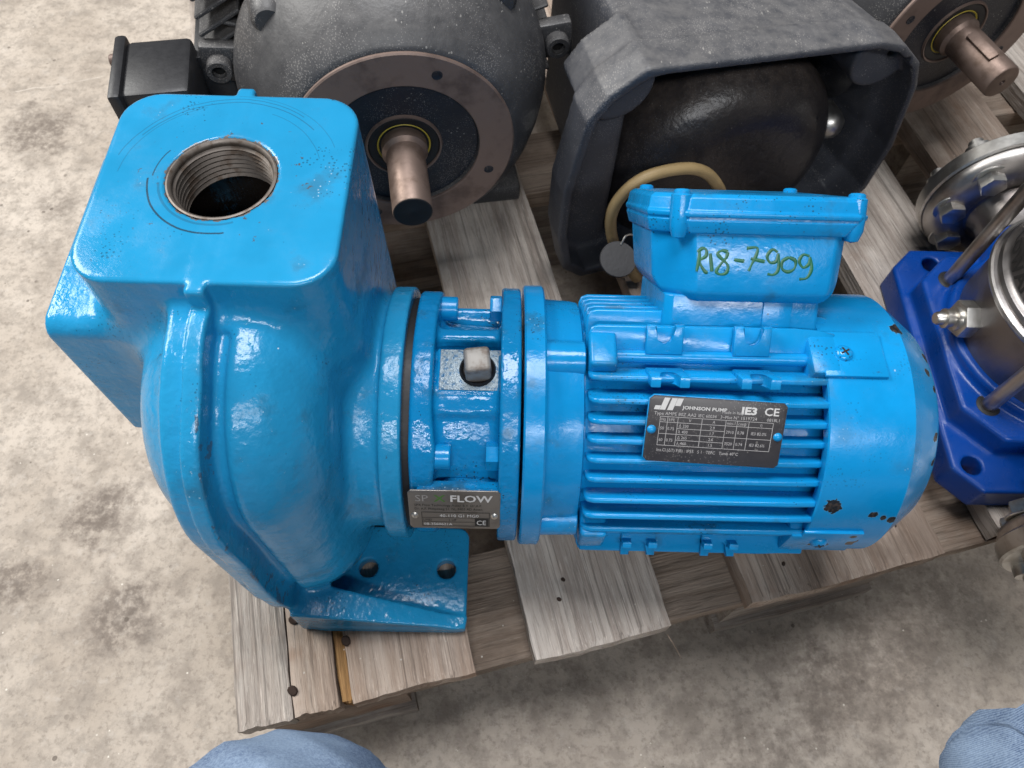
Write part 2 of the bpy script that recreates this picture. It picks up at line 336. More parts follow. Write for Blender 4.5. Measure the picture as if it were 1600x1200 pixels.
def add_box(bm, mat4, size, bevel=1.0, seg=2):
    g = bmesh.ops.create_cube(bm, size=1.0); vv = g['verts']
    for v in vv: v.co = Vector((v.co.x*size[0], v.co.y*size[1], v.co.z*size[2]))
    if bevel > 0:
        ed = list({e for v in vv for e in v.link_edges})
        r = bmesh.ops.bevel(bm, geom=ed, offset=min(bevel, min(size)*0.45), segments=seg, affect='EDGES', profile=0.5); vv = list({v for f in r['faces'] for v in f.verts} | {v for v in vv if v.is_valid})
    for v in vv: v.co = mat4 @ v.co
def add_prism(bm, mat4, pts, z0, z1, bevel=0.8, seg=2):
    lo = [bm.verts.new((x, y, z0)) for x, y in pts]; hi = [bm.verts.new((x, y, z1)) for x, y in pts]; n = len(pts)
    fs = [bm.faces.new(lo[::-1]), bm.faces.new(hi)]
    for i in range(n): fs.append(bm.faces.new((lo[i], lo[(i+1) % n], hi[(i+1) % n], hi[i])))
    vv = lo+hi
    if bevel > 0:
        ed = list({e for f in (fs[0], fs[1]) for e in f.edges})
        r = bmesh.ops.bevel(bm, geom=ed, offset=bevel, segments=seg, affect='EDGES', profile=0.5)
        vv = list({v for f in r['faces'] for v in f.verts} | {v for v in vv if v.is_valid})
    for v in vv: v.co = mat4 @ v.co
def add_lathe(bm, mat4, prof, seg=48, closed=False, a0=0.0, a1=2*math.pi):
    """prof: (r, h) pairs; turned about local z"""
    full = abs(a1-a0-2*math.pi) < 1e-6; k = seg if full else seg+1; rings = []
    for r, h in prof:
        if r < 1e-6: rings.append([bm.verts.new(mat4 @ Vector((0, 0, h)))])
        else: rings.append([bm.verts.new(mat4 @ Vector((r*math.cos(a0+(a1-a0)*i/seg), r*math.sin(a0+(a1-a0)*i/seg), h))) for i in range(k)])
    for a, b in zip(rings, rings[1:]):
        for i in range(seg):
            j = (i+1) % k
            if len(a) == 1 and len(b) == 1: continue
            if len(a) == 1: bm.faces.new((a[0], b[i], b[j]))
            elif len(b) == 1: bm.faces.new((a[i], a[j], b[0]))
            else: bm.faces.new((a[i], a[j], b[j], b[i]))
def add_tube(bm, pts, r, seg=12, caps=True, flat=None):
    """swept tube through pts; flat=(normal, factor) squashes the section along a normal"""
    pts = [Vector(q) for q in pts]; rings = []; up = None
    for i, q in enumerate(pts):
        t = (pts[min(i+1, len(pts)-1)]-pts[max(i-1, 0)]).normalized()
        if flat: n1 = flat[0]
        else:
            if up is None: up = Vector((0, 0, 1)) if abs(t.z) < 0.9 else Vector((1, 0, 0))
            n1 = (up-t*up.dot(t)).normalized(); up = n1
        n2 = t.cross(n1).normalized(); rr = r[i] if isinstance(r, (list, tuple)) else r
        f = flat[1] if flat else 1.0
        rings.append([bm.verts.new(q+n1*(rr*f*math.cos(2*math.pi*k/seg))+n2*(rr*math.sin(2*math.pi*k/seg))) for k in range(seg)])
    for a, b in zip(rings, rings[1:]):
        for k in range(seg): bm.faces.new((a[k], a[(k+1) % seg], b[(k+1) % seg], b[k]))
    if caps: bm.faces.new(rings[0][::-1]); bm.faces.new(rings[-1])
def spline(pts, n=8):
    pts = [Vector(q) for q in pts]; out = []
    for i in range(len(pts)-1):
        p0, p1, p2, p3 = pts[max(i-1, 0)], pts[i], pts[i+1], pts[min(i+2, len(pts)-1)]
        for k in range(n):
            t = k/n; out.append(0.5*((2*p1)+(p2-p0)*t+(2*p0-5*p1+4*p2-p3)*t*t+(3*p1-p0-3*p2+p3)*t**3))
    return out+[pts[-1]]
def hexpts(r): return [(r*math.cos(R(60*i)), r*math.sin(R(60*i))) for i in range(6)]
def lathe_obj(name, mat4, prof, mat, par, seg=48, angle=35, label=None, **k):
    bm = bmesh.new(); add_lathe(bm, mat4, prof, seg, **k); return bm_obj(name, bm, mat, par, angle=angle, label=label)
def box_obj(name, mat4, size, mat, par, bevel=1.0, seg=2, label=None):
    bm = bmesh.new(); add_box(bm, mat4, size, bevel, seg); return bm_obj(name, bm, mat, par, label=label)
def prism_obj(name, mat4, pts, z0, z1, mat, par, bevel=0.8, label=None, seg=2):
    bm = bmesh.new(); add_prism(bm, mat4, pts, z0, z1, bevel, seg); return bm_obj(name, bm, mat, par, label=label)

def text_mesh(s, size, align='LEFT', shear=0.0, sx=1.0, bold=0.0):
    cu = bpy.data.curves.new('t', 'FONT'); cu.body = s; cu.size = size; cu.align_x = align; cu.shear = shear; cu.resolution_u = 2
    cu.fill_mode = 'FRONT'; cu.offset = bold
    ob = bpy.data.objects.new('t', cu); me = bpy.data.meshes.new_from_object(ob)
    V = [Vector((v.co.x*sx, v.co.y, 0)) for v in me.vertices]; F = [tuple(q.vertices) for q in me.polygons]
    bpy.data.objects.remove(ob); bpy.data.curves.remove(cu); bpy.data.meshes.remove(me); return V, F
def add_text(bm, mat4, x, y, s, size, **k):
    V, F = text_mesh(s, size, **k); vs_ = [bm.verts.new(mat4 @ Vector((v.x+x, v.y+y, 0))) for v in V]
    for f in F:
        try: bm.faces.new([vs_[i] for i in f])
        except ValueError: pass
def add_rect(bm, mat4, x0, y0, x1, y1, h=0.0):
    bm.faces.new([bm.verts.new(mat4 @ Vector(q)) for q in ((x0, y0, h), (x1, y0, h), (x1, y1, h), (x0, y1, h))])
def flat_obj(name, bm, mat, par):                      # flat print: keep the winding as made
    og = origin(par)
    for v in bm.verts: v.co = (v.co-og)*S
    me = bpy.data.meshes.new(name); bm.to_mesh(me); bm.free(); return link(name, me, mat, par)

# ------------------------------------------------------------------ signed distance castings
def smin(a, b, k):
    h = np.clip(0.5+0.5*(b-a)/k, 0, 1); return b+(a-b)*h-k*h*(1-h)
def smax(a, b, k): return -smin(-a, -b, k)
def rbox2(u, v, cu, cv, hu, hv, r):
    a = np.abs(u-cu)-hu+r; b = np.abs(v-cv)-hv+r
    return np.minimum(np.maximum(a, b), 0)+np.sqrt(np.maximum(a, 0)**2+np.maximum(b, 0)**2)-r
def extr(d2, w, c, h, r):
    a = d2+r; b = np.abs(w-c)-h+r
    return np.minimum(np.maximum(a, b), 0)+np.sqrt(np.maximum(a, 0)**2+np.maximum(b, 0)**2)-r
def poly2(u, v, P):
    P = np.array(P, float); d = np.full(u.shape, 1e9); s = np.ones(u.shape)
    for i in range(len(P)):
        a, b = P[i], P[i-1]; e = b-a; wu, wv = u-a[0], v-a[1]
        t = np.clip((wu*e[0]+wv*e[1])/(e@e), 0, 1); d = np.minimum(d, (wu-e[0]*t)**2+(wv-e[1]*t)**2)
        c1 = v >= a[1]; c2 = v < b[1]; c3 = e[0]*wv > e[1]*wu
        s = np.where((c1 & c2 & c3) | (~c1 & ~c2 & ~c3), -s, s)
    return s*np.sqrt(d)
def surface_nets(f, lo, hi, h):
    ax = [np.arange(lo[i], hi[i]+h, h, dtype=np.float32) for i in range(3)]
    X, Y, Z = np.meshgrid(*ax, indexing='ij'); F = f(X, Y, Z).astype(np.float32); s = F < 0
    n = [len(a)-1 for a in ax]
    def c(A, i, j, k): return A[i:i+n[0], j:j+n[1], k:k+n[2]]
    cnt = sum(c(s, i, j, k).astype(np.int8) for i in (0, 1) for j in (0, 1) for k in (0, 1))
    act = (cnt > 0) & (cnt < 8); I = np.argwhere(act); idx = np.full(act.shape, -1, np.int64); idx[act] = np.arange(len(I))
    acc = np.zeros((len(I), 3)); num = np.zeros(len(I))
    corners = [(i, j, k) for i in (0, 1) for j in (0, 1) for k in (0, 1)]
    fv = {q: F[I[:, 0]+q[0], I[:, 1]+q[1], I[:, 2]+q[2]] for q in corners}
    for a in corners:
        for d in range(3):
            if a[d] == 0:
                b = list(a); b[d] = 1; b = tuple(b); A, B = fv[a], fv[b]; mk = (A < 0) != (B < 0)
                t = np.where(mk, A/np.where(mk, A-B, 1), 0); pt = np.tile(np.array(a, float), (len(I), 1)); pt[:, d] += t
                acc[mk] += pt[mk]; num[mk] += 1
    V = (I+acc/num[:, None])*h+np.array(lo)
    quads = []
    for d in range(3):
        o1, o2 = (d+1) % 3, (d+2) % 3
        sl0 = [slice(None)]*3; sl1 = [slice(None)]*3; sl0[d] = slice(0, -1); sl1[d] = slice(1, None)
        A = s[tuple(sl0)]; B = s[tuple(sl1)]; ch = A != B
        for ax_ in (o1, o2):
            z = [slice(None)]*3; z[ax_] = slice(0, 1); ch[tuple(z)] = False; z[ax_] = slice(-1, None); ch[tuple(z)] = False
        E = np.argwhere(ch); inside = A[ch]
        q = []
        for (p1, p2) in ((1, 1), (0, 1), (0, 0), (1, 0)):
            e = E.copy(); e[:, o1] -= p1; e[:, o2] -= p2; q.append(idx[e[:, 0], e[:, 1], e[:, 2]])
        q = np.stack(q, 1); q[~inside] = q[~inside][:, ::-1]; quads.append(q)
    Q = np.concatenate(quads); Q = Q[(Q >= 0).all(1)]
    e = h*0.25
    for _ in range(3):
        x, y, z = V.T; f0 = f(x, y, z)
        g = np.stack([f(x+e, y, z)-f(x-e, y, z), f(x, y+e, z)-f(x, y-e, z), f(x, y, z+e)-f(x, y, z-e)], 1)/(2*e)
        V = V-np.clip(f0/np.maximum((g**2).sum(1), 0.2), -h*0.5, h*0.5)[:, None]*g*0.8
    return V, Q
def sdf_obj(name, f, lo, hi, h, mat, par, label=None):
    V, Q = surface_nets(f, lo, hi, h); return arr_mesh(name, V, Q, mat, par, True, label)

# ================================================================== SETTING: floor and pallet
bm = bmesh.new(); add_rect(bm, Matrix.Identity(4), -6000, -6000, 6000, 6000)
fl = flat_obj('floor', bm, 'concrete', None); fl['kind'] = 'structure'; fl['label'] = 'stained grey concrete floor'

DECK = 140.0
BD = Vector((math.cos(R(104.5)), math.sin(R(104.5)), 0)); SD = Vector((math.cos(R(14.5)), math.sin(R(14.5)), 0))
pal = root('wooden_pallet', (0, 0, 0), 'weathered grey wooden pallet carrying the blue pump and the dark motors', 'pallet')
def board(name, start, d, w, length, z0, z1, mat, notch=None, warp=1.2, wside=None):
    """plank: front left corner at start, running along d, width to its right; its own local x is the grain"""
    d = d.normalized(); side = Vector((d.y, -d.x, 0)) if wside is None else wside
    n = 26; me_b = bmesh.new(); rows = []
    rr = random.Random(name+str(start)+str(w)); ph = [rr.uniform(0, 6.28) for _ in range(6)]
    nw = 12; jg = [rr.uniform(-0.7, 0.7)+0.8*math.sin(k*0.5+ph[0]) for k in range(13)]
    top = {}
    for layer, z in ((0, z0), (1, z1)):
        for i in range(n+1):
            t = length*(i/n)**1.6
            for j in range(nw+1):
                u = w*j/nw
                jag = jg[j] if i == 0 else 0
                e = 0.5*math.sin(t*0.045+ph[2])+0.35*math.sin(t*0.17+ph[3]) if j in (0, nw) else 0
                zz = z+(warp*0.5*math.sin(t*0.012+ph[4])+0.25*math.sin(u*0.12+ph[5]) if layer else 0)
                if layer and (j in (0, nw) or i == 0): zz -= 0.9
                top[(layer, i, j)] = me_b.verts.new((t+jag, -(u+e), zz))
    for i in range(n):
        for j in range(nw):
            if notch and j == notch[0] and length*((i+1)/n)**1.6 < notch[1]: continue
            me_b.faces.new((top[1, i, j], top[1, i+1, j], top[1, i+1, j+1], top[1, i, j+1]))
            me_b.faces.new((top[0, i, j+1], top[0, i+1, j+1], top[0, i+1, j], top[0, i, j]))
        for j in (0, nw): me_b.faces.new((top[0, i, j], top[0, i+1, j], top[1, i+1, j], top[1, i, j]))
    for i in (0, n):
        for j in range(nw):
            me_b.faces.new((top[0, i, j], top[0, i, j+1], top[1, i, j+1], top[1, i, j]))
    bmesh.ops.recalc_face_normals(me_b, faces=me_b.faces)
    for v in me_b.verts: v.co *= S
    me = bpy.data.meshes.new(name); me_b.to_mesh(me); me_b.free()
    for f in me.polygons: f.use_smooth = True
    me.set_sharp_from_angle(angle=R(40))
    o = link(name, me, mat, pal); o.location = Vector((start[0], start[1], 0))*S; o.rotation_euler = (0, 0, math.atan2(d.y, d.x)); return o
def P2(x, y): return (x, y)
b1 = Vector((-107, -175, 0))
board('deck_board', (-107, -175), BD, 35, 900, DECK-20, DECK, 'wood')
board('deck_board', (-107+36.0*SD.x, -175+36.0*SD.y), BD, 29, 900, DECK-20, DECK-0.6, 'woodb')
board('splinter', (-107+65.3*SD.x, -175+65.3*SD.y+2), BD, 7.4, 95, DECK-20, DECK-4, 'woodf', warp=0.2)
board('deck_board', (-107+73.5*SD.x, -175+73.5*SD.y), BD, 82, 900, DECK-20, DECK, 'woodb')
board('deck_board', (84, -129), BD, 97, 900, DECK-20, DECK, 'wood')
board('deck_board', (236, -89), BD, 152, 900, DECK-20, DECK, 'woodb')
board('deck_board', (429, -33), BD, 95, 900, DECK-20, DECK, 'wood')
board('deck_board', (566, 8), BD, 95, 900, DECK-20, DECK, 'woodb')
board('deck_board', (705, 48), BD, 95, 900, DECK-20, DECK, 'wood')
def along(s, back): return (-107+SD.x*s+BD.x*back, -175+SD.y*s+BD.y*back)
for back in (3, 420, 800):
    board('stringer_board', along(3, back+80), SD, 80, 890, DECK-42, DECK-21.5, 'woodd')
    for s, w_ in ((5, 98), (364, 138), (742, 140)):
        board('spacer_block', along(s, back+94), SD, 90, w_, 22.5, DECK-43, 'wood' if s > 100 else 'woodb')
    for s, w_ in (((-2, 108), (360, 146), (740, 150)) if back < 10 else ((-2, 890),)):
        board('skid_board', along(s, back+98), SD, 100, w_, 0.5, 21.5, 'wood')
bmn = bmesh.new(); add_lathe(bmn, Matrix.Identity(4), [(0, 0.8), (2.6, 0.8), (3.4, 0.2), (3.5, -3)], 10)
for v in bmn.verts: v.co *= S
nme = bpy.data.meshes.new('nail'); bmn.to_mesh(nme); bmn.free()
for (x, y) in ((-76, -150), (-82, -105), (-45, -118), (100, -88), (103, -74), (262, -60), (300, -48), (350, -30), (468, 10), (480, 20)):
    o = link('nail', nme, 'nail', pal); o.location = Vector((x, y, DECK))*S; o.rotation_euler = (0.2, 0.1, x); k = 1.0 if x < 0 else 0.55; o.scale = (k*1.1, k*0.85, 1)
bm = bmesh.new(); add_tube(bm, [(178, -107, 122), (182, -114, 121.5), (187, -123, 120)], [0.6, 0.5, 0.2], 5)
bm_obj('splinter', bm, 'woodd', pal)

# ================================================================== THE BLUE PUMP SET
AZ = 252.0
pump = root('pump_set', (-76, 0, 140), 'bright blue pump and electric motor set lying across the pallet, foreground', 'pump')
def casing_sdf(x, y, z):
    # square discharge block with rounded upright edges
    dr = np.clip((410-z)*0.03, 0, 6)
    blk = extr(rbox2(x, y, -75, 37.5, 58, 58, 19)-dr, z, 310, 100, 1.6)
    # suction boss on the far left end
    bos = extr(rbox2(y, z, 37.5, 314, 58, 57, 9), x, -125, 36, 1.6)
    tank2 = rbox2(y, z, 0, 263, 99, 125, 74)
    tank = extr(tank2, x, -71, 44.5, 40)
    d = smin(blk, bos, 9)
    d = smin(d, tank, 13)
    rr = np.sqrt(y*y+(z-AZ)**2)
    neck = extr(rr-70, x, -25, 28, 8)
    d = smin(d, neck, 9)
    d = smin(d, extr(rr-77, x, -2.5, 6.0, 1.5), 4)
    # cast parting rib running round the tank and up the block
    front = np.minimum(tank2, rbox2(y, z, 37.5, 310, 59, 100, 4))
    d = smin(d, extr(np.maximum(tank2-7, -18-tank2), x, -83, 8, 3), 8)
    d = smax(d, -extr(np.maximum(np.maximum(-(tank2+4.0), tank2-14), y+30), x, -68.6, 2.8, 2), 5)
    wav = 0.8*np.sin(z*0.06)+0.6*np.sin(y*0.11+z*0.03)
    rib = extr(np.maximum(np.minimum(tank2-(11.5+wav*0.6), rbox2(y, z, 37.5, 310, 58, 100, 4)-5.5), -14-front), x+wav*0.8, -76, 4.2, 1.2)
    rib = np.maximum(rib, z-410.2)
    d = smin(d, rib, 1.1)
    # feet
    for sg in (1, -1):
        yy = y*sg
        ft = extr(rbox2(x, yy, -15.5, -76, 51.5, 35, 8), z, 145.5, 5.5, 1.5)
        web_in = -104+(-x+36)*0.155
        top = 151+np.clip((33-x), 0, 110)*0.30
        web = np.maximum(np.maximum(yy-web_in, -111-yy), np.maximum(z-top, np.maximum(140-z, np.maximum(x-35.5, -74-x))))
        ft = smin(ft, web, 3.5)
        d = smin(d, ft, 6)
        for hx in (-33, 21):
            d = smax(d, -np.maximum(np.sqrt((x-hx)**2+(yy+71)**2)-6.6, z-175), 1.0)
    d = smax(d, z-410, 1.2)
    # port bore and inside
    rp = np.sqrt((x+76)**2+(y-40)**2)
    d = smax(d, -np.maximum(rp-25.6, 384-z), 0.8)
    cav = extr(rbox2(x, y, -80, 37, 44, 46, 20), z, 310, 80, 12)
    d = np.maximum(d, -cav)
    rs = np.sqrt((y-37.5)**2+(z-314)**2)
    d = np.maximum(d, -np.maximum(rs-24, x+120))
    d = np.maximum(d, 140.2-z)
    return d
casing = sdf_obj('pump_casing', casing_sdf, (-170, -117, 136), (42, 117, 416), 1.45, 'casing', pump)
# threaded port
prof = [(25.4, 409.6), (24.6, 409.9), (23.6, 409.2), (23.0, 407.6)]
z = 407.6
while z > 388: prof += [(23.5, z-0.9), (23.5, z-1.2), (22.2, z-2.2), (22.2, z-2.5)]; z -= 2.9
prof += [(23.6, z), (25.4, z)]
lathe_obj('threaded_port', frame((-76, 40, 0)), prof, 'thread', casing, seg=72, angle=50)

# raised cast mark on the right side of the block
bm = bmesh.new()
for k, (y0, z0, y1, z1) in enumerate(((40, 372, 40, 352), (46, 374, 34, 350), (40, 372, 33, 366))):
    add_tube(bm, [(-18.6, y0, z0), (-17.9, (y0+y1)/2, (z0+z1)/2), (-17.4, y1, z1)], 1.6, 8)
bm_obj('cast_mark', bm, 'casing', casing)

# ---- bearing bracket between pump and motor
def wang(y, z): return np.degrees(np.arctan2(z-AZ, y)) % 360
def bracket_sdf(x, y, z):
    rr = np.sqrt(y*y+(z-AZ)**2); a = wang(y, z)
    def lobe(cen, wdt): return np.exp(-((((a-cen+180) % 360)-180)/wdt)**2)
    lob = sum(lobe(c, 13) for c in (45, 135, 225, 315))
    fl1 = extr(rr-(73.5+1.5*lob), x, 13.5+1.0*lob, 6+1.2*lob, 2.2)
    fl2 = extr(rr-77.5, x, 61, 5.6, 1.6)
    body = extr(rr-(57-0.06*x), x, 35, 30, 2)
    d = smin(smin(fl1, body, 6), fl2, 4)
    # smooth lower shell carrying the name plate
    shell = extr(np.maximum(rr-63, z-AZ-62), x, 38, 24, 2)
    low = np.maximum(shell, np.where((a > 114) & (a < 262), -5.0, 20.0))
    d = smin(d, low, 7)
    def rot(c):
        ca, sa = math.cos(R(c)), math.sin(R(c)); return y*ca+(z-AZ)*sa, -y*sa+(z-AZ)*ca      # radial, tangential
    for c, rad, hw in ((74, 66, 4.5), (113, 66, 5.5), (25, 65, 6), (-60, 65, 6)):
        ra, ta = rot(c); d = smin(d, extr(rbox2(ra, ta, rad/2+18, 0, rad/2-18, hw, 3), x, 38, 24, 1), 5)
    ra, ta = rot(96); d = smin(d, extr(rbox2(ra, ta, 40, 0, 25.5, 13.5, 2), x, 40, 19, 1.5), 3)
    ra, ta = rot(85); d = smax(d, -extr(rbox2(ra, ta, 62, 0.3, 9, 2.6, 2), x, 41, 18, 1), 2)
    ra, ta = rot(50); d = smax(d, -extr(rbox2(ra, ta, 70, 0, 9, 20, 4), x, 38, 17, 4), 3)
    d = smax(d, -(np.sqrt((x-43)**2+(rot(96)[1])**2+0*z)-9.0+np.where(rot(96)[0] > 50, 0, 30)), 0.8)
    return d
bracket = sdf_obj('bearing_bracket', bracket_sdf, (3, -84, AZ-84), (70, 84, AZ+84), 1.15, 'bracket', pump)
lathe_obj('gasket', frame((0, 0, AZ), (0, 1, 0), (1, 0, 0)), [(50, 3.4), (70.5, 3.4), (70.5, 7.8), (50, 7.8)], 'rubber', bracket, seg=64)
def radial(a): return Vector((0, math.cos(R(a)), math.sin(R(a))))
def on_r(x, a, r): q = radial(a)*r; return Vector((x, q.y, AZ+q.z))
for a in (45, 135, 225, 315):
    lathe_obj('bolt', frame(on_r(20, a+3, 66), (0, 1, 0), (1, 0, 0)), [(0, 9.6), (6.4, 9.6), (7.2, 8.8), (7.2, 0)], 'motor', bracket, seg=24)
    prism_obj('nut', frame(on_r(48.5, a+2, 66.5), (0, 1, 0.3), (1, 0, 0)), hexpts(8), 0, 7, 'motor', bracket, 0.7)
# filler plug on a bare oily pad
_pf = frame(on_r(40, 96, 65.4), (1, 0, 0), radial(96)); prism_obj('filler_pad', _pf, [(-17.5, -12), (17, -12), (17, 12), (-17.5, 12)], -1, 0.6, 'grime', bracket, 0.4)
pf = frame(on_r(43, 96, 60), (1, 0.12, 0), radial(96)); bm = bmesh.new()
add_lathe(bm, pf, [(9.8, -6), (10, 6.5), (9, 8.0), (7.6, 6.6), (0, 6.4)], 28)
plug_ring = bm_obj('plug_ring', bm, 'rubber', bracket)
box_obj('filler_plug', pf @ Matrix.Translation((0, 0, 12)), (14, 14, 19), 'plugcap', bracket, 2.2, 3)
# name plate of the pump, curved into a flat saddle facing the viewer
plate_n = Vector((0, math.cos(R(160)), math.sin(R(160))))
NPL = frame((32, -72.5, 278), (1, 0.0, 0), plate_n) @ Matrix.Diagonal((1.04, 1.38, 1, 1))
nplate = prism_obj('name_plate', NPL, [(-24, -10), (-22.5, -11.5), (22.5, -11.5), (24, -10), (24, 10), (22.5, 11.5), (-22.5, 11.5), (-24, 10)], -0.4, 0.5, 'tinplate', pump, 0.3)
box_obj('plate_saddle', NPL @ Matrix.Translation((2, 0, -5.2)), (44, 20, 9), 'bracket', nplate, 2)
box_obj('plate_saddle', NPL @ Matrix.Translation((8, -1, -12)), (30, 16, 8), 'bracket', nplate, 2)
L_ = NPL @ Matrix.Translation((0, 0, 0.62))
bm = bmesh.new(); add_text(bm, L_, -2.4, 5.2, 'FLOW', 5.4, sx=1.45, bold=0.12); flat_obj('lettering', bm, 'printw', nplate)
bm = bmesh.new(); add_text(bm, L_, -10.5, 5.2, 'X', 5.4, sx=1.5, bold=0.1); flat_obj('lettering', bm, 'printg', nplate)
bm = bmesh.new()
add_text(bm, L_, -20.5, 5.2, 'SP', 5.4, sx=1.35)
flat_obj('lettering', bm, 'plateghost' if 'plateghost' in M else 'tinplate', nplate)
bm = bmesh.new()
add_text(bm, L_, -21, 2.3, 'SPX Flow Technology Assen B.V. Dr.A.F.', 1.9, sx=1.12)
add_text(bm, L_, -21, 0.1, 'Dr. A.F. Philipsweg 51, NL-9403 AD Assen', 1.9, sx=1.08)
for (x0, y0, x1, y1) in ((-17.5, -1.2, 18.5, -1.5), (-17.5, -9.6, 18.5, -9.9), (-17.5, -9.9, -17.2, -1.2), (18.2, -9.9, 18.5, -1.2), (-17.5, -4.6, 18.5, -4.8), (-17.5, -7.2, 10.5, -7.4)): add_rect(bm, L_, min(x0, x1), min(y0, y1), max(x0, x1), max(y0, y1))
add_text(bm, L_, -16.8, -6.7, 'LMEI', 1.9, sx=1.2); add_text(bm, L_, -3.5, -6.7, '1 off', 1.9, sx=1.2)
add_rect(bm, L_, 10.6, -9.5, 18, -5.0); flat_obj('lettering', bm, 'printk', nplate)
bm = bmesh.new(); add_text(bm, L_, -8, -4.2, '40-110 G1 MG0', 2.5, sx=1.25); add_text(bm, L_, -16.5, -9.4, '08-3560621A', 2.2, sx=1.25)
add_text(bm, L_ @ Matrix.Translation((0, 0, 0.08)), 11.4, -8.8, 'CE', 4.0, sx=1.1); flat_obj('lettering', bm, 'printw', nplate)
for sx_ in (-21, 21): lathe_obj('rivet', NPL @ Matrix.Translation((sx_, -3.5, 0.3)), [(0, 1.3), (1.2, 1.0), (1.9, 0.2), (2, 0)], 'steel', nplate, 14)

# ---- motor
s2 = math.sqrt(0.5); E1 = Vector((0, s2, s2)); E2 = Vector((0, -s2, s2)); EX = Vector((1, 0, 0))
def mp(x, e1, e2): return Vector((x, 0, AZ))+E1*e1+E2*e2
AX = frame((0, 0, AZ), (0, 1, 0), (1, 0, 0))
motor = lathe_obj('motor_housing', AX, [(40, 96), (66, 96), (66, 101.5), (64, 102), (63, 106), (63, 238), (40, 238)], 'motor', pump, 72)
flange = lathe_obj('motor_flange', AX, [(40, 68.2), (78.5, 68.2), (79.6, 69.2), (79.6, 79.0), (78.6, 80.0), (72.2, 80.4), (71.4, 82), (70.6, 96), (69.8, 100.4), (68.4, 101), (40, 101)], 'motor', pump, 96)
for a in (90, 180, 0, 270):
    c = on_r(0, a, 66); bm = bmesh.new()
    add_lathe(bm, frame((0, c.y, c.z), (0, 1, 0), (1, 0, 0)), [(0, 80), (11, 80), (10.6, 100.6), (9.8, 101.2), (0, 101.2)], 28)
    bm_obj('flange_boss', bm, 'motor', flange)
# cooling fins, four parallel sets
def fin(qa, qb, pos, tipR, x0, x1, tip_lim=75.0, th=3.2, inner=40.0, plat=None):
    """fin plate lying in the plane spanned by x and direction qa, at offset pos along qb"""
    tip = min(tip_lim, math.sqrt(max(tipR**2-pos*pos, 0)))
    bm = bmesh.new(); r = 5.0
    pts = [(x0, inner), (x1, inner), (x1, tip-2.5), (x1-9, tip-0.8), (x1-22, tip), (x0+r, tip), (x0+r*0.3, tip-r*0.3), (x0, tip-r)]
    base = Vector((0, 0, AZ))+qb*pos
    mm = Matrix.Identity(4); zax = EX.cross(qa)
    for i in range(3): mm[i][0], mm[i][1], mm[i][2], mm[i][3] = EX[i], qa[i], zax[i], base[i]
    add_prism(bm, mm, pts, -th/2, th/2, 1.1, 2)
    return bm_obj('cooling_fin', bm, 'motor', motor, angle=50)
XF0, XF1 = 102.5, 236
for pos in (42.5, 31.5, 20.5, 9.5, -1.5, -12.5, -24.5, -35, -46):
    if 5 < pos < 32 or pos in (9.5,):
        pass
    fin(E2, E1, pos, 79, XF0, XF1, 73.5, th=3.2)
for pos in (48, 36, 24, 12, 0, -12): fin(E1, E2, pos, 86 if pos < 45 else 83, XF0, XF1, 74, th=2.8)
for pos in (40, 29, 18, 7, -4, -15, -26, -37): fin(-E1, E2, pos, 82, XF0, XF1, 73)
for pos in (40, 29, 18, 7, -4, -15, -26, -37): fin(-E2, E1, pos, 82, XF0, XF1, 73)
# corner webs and slotted mounting lugs
def lug(face_n, up, x, e_up, e_n, w=20, hgt=16, th=4.0, slot=5.0, open_up=True):
    bm = bmesh.new(); k = slot
    h0, h1 = -hgt/2, hgt/2
    pts = [(-w/2, h0), (w/2, h0), (w/2, h1), (k, h1), (k, h1-6)]+[(k*math.cos(R(t)), h1-6+k*math.sin(R(t))) for t in (-20, -50, -90, -130, -160)]+[(-k, h1-6), (-k, h1), (-w/2, h1)]
    base = mp(x, 0, 0)+up*e_up+face_n*e_n; mm = Matrix.Identity(4)
    for i in range(3): mm[i][0], mm[i][1], mm[i][2], mm[i][3] = EX[i], up[i], EX.cross(up)[i], base[i]
    add_prism(bm, mm, pts, -th/2, th/2, 0.7, 2); return bm_obj('mounting_lug', bm, 'motor', motor, angle=50)
for x in (143, 190):
    lug(E2, E1, x, 61, 52.5); lug(E1, E2, x, 66, 43.5, hgt=19, th=6)
    lug(E2, -E1, x-5, 60, 48.6, hgt=18)
    lug(-E1, E2, x-5, 49, 60, hgt=14, th=4)
# corner blocks for the tie rods, tie rods
for a in (90, 180, 270):
    cr = radial(a); base = Vector((0, 0, AZ))+cr*71
    box_obj('rod_boss', frame(base+EX*110, EX, cr), (15, 21, 20), 'motor', motor, 2.5, 3)
    box_obj('rod_boss', frame(base+EX*229, EX, cr), (16, 25, 18), 'motor', motor, 2, 2)
    bm = bmesh.new(); q = base+cr*1.0; add_tube(bm, [q+EX*116, q+EX*224], 3.6, 14); bm_obj('tie_rod', bm, 'motor', motor)
box_obj('corner_web', frame(mp(170, -59.5, 46.4), EX, E1), (132, 3.0, 17), 'motor', motor, 1)
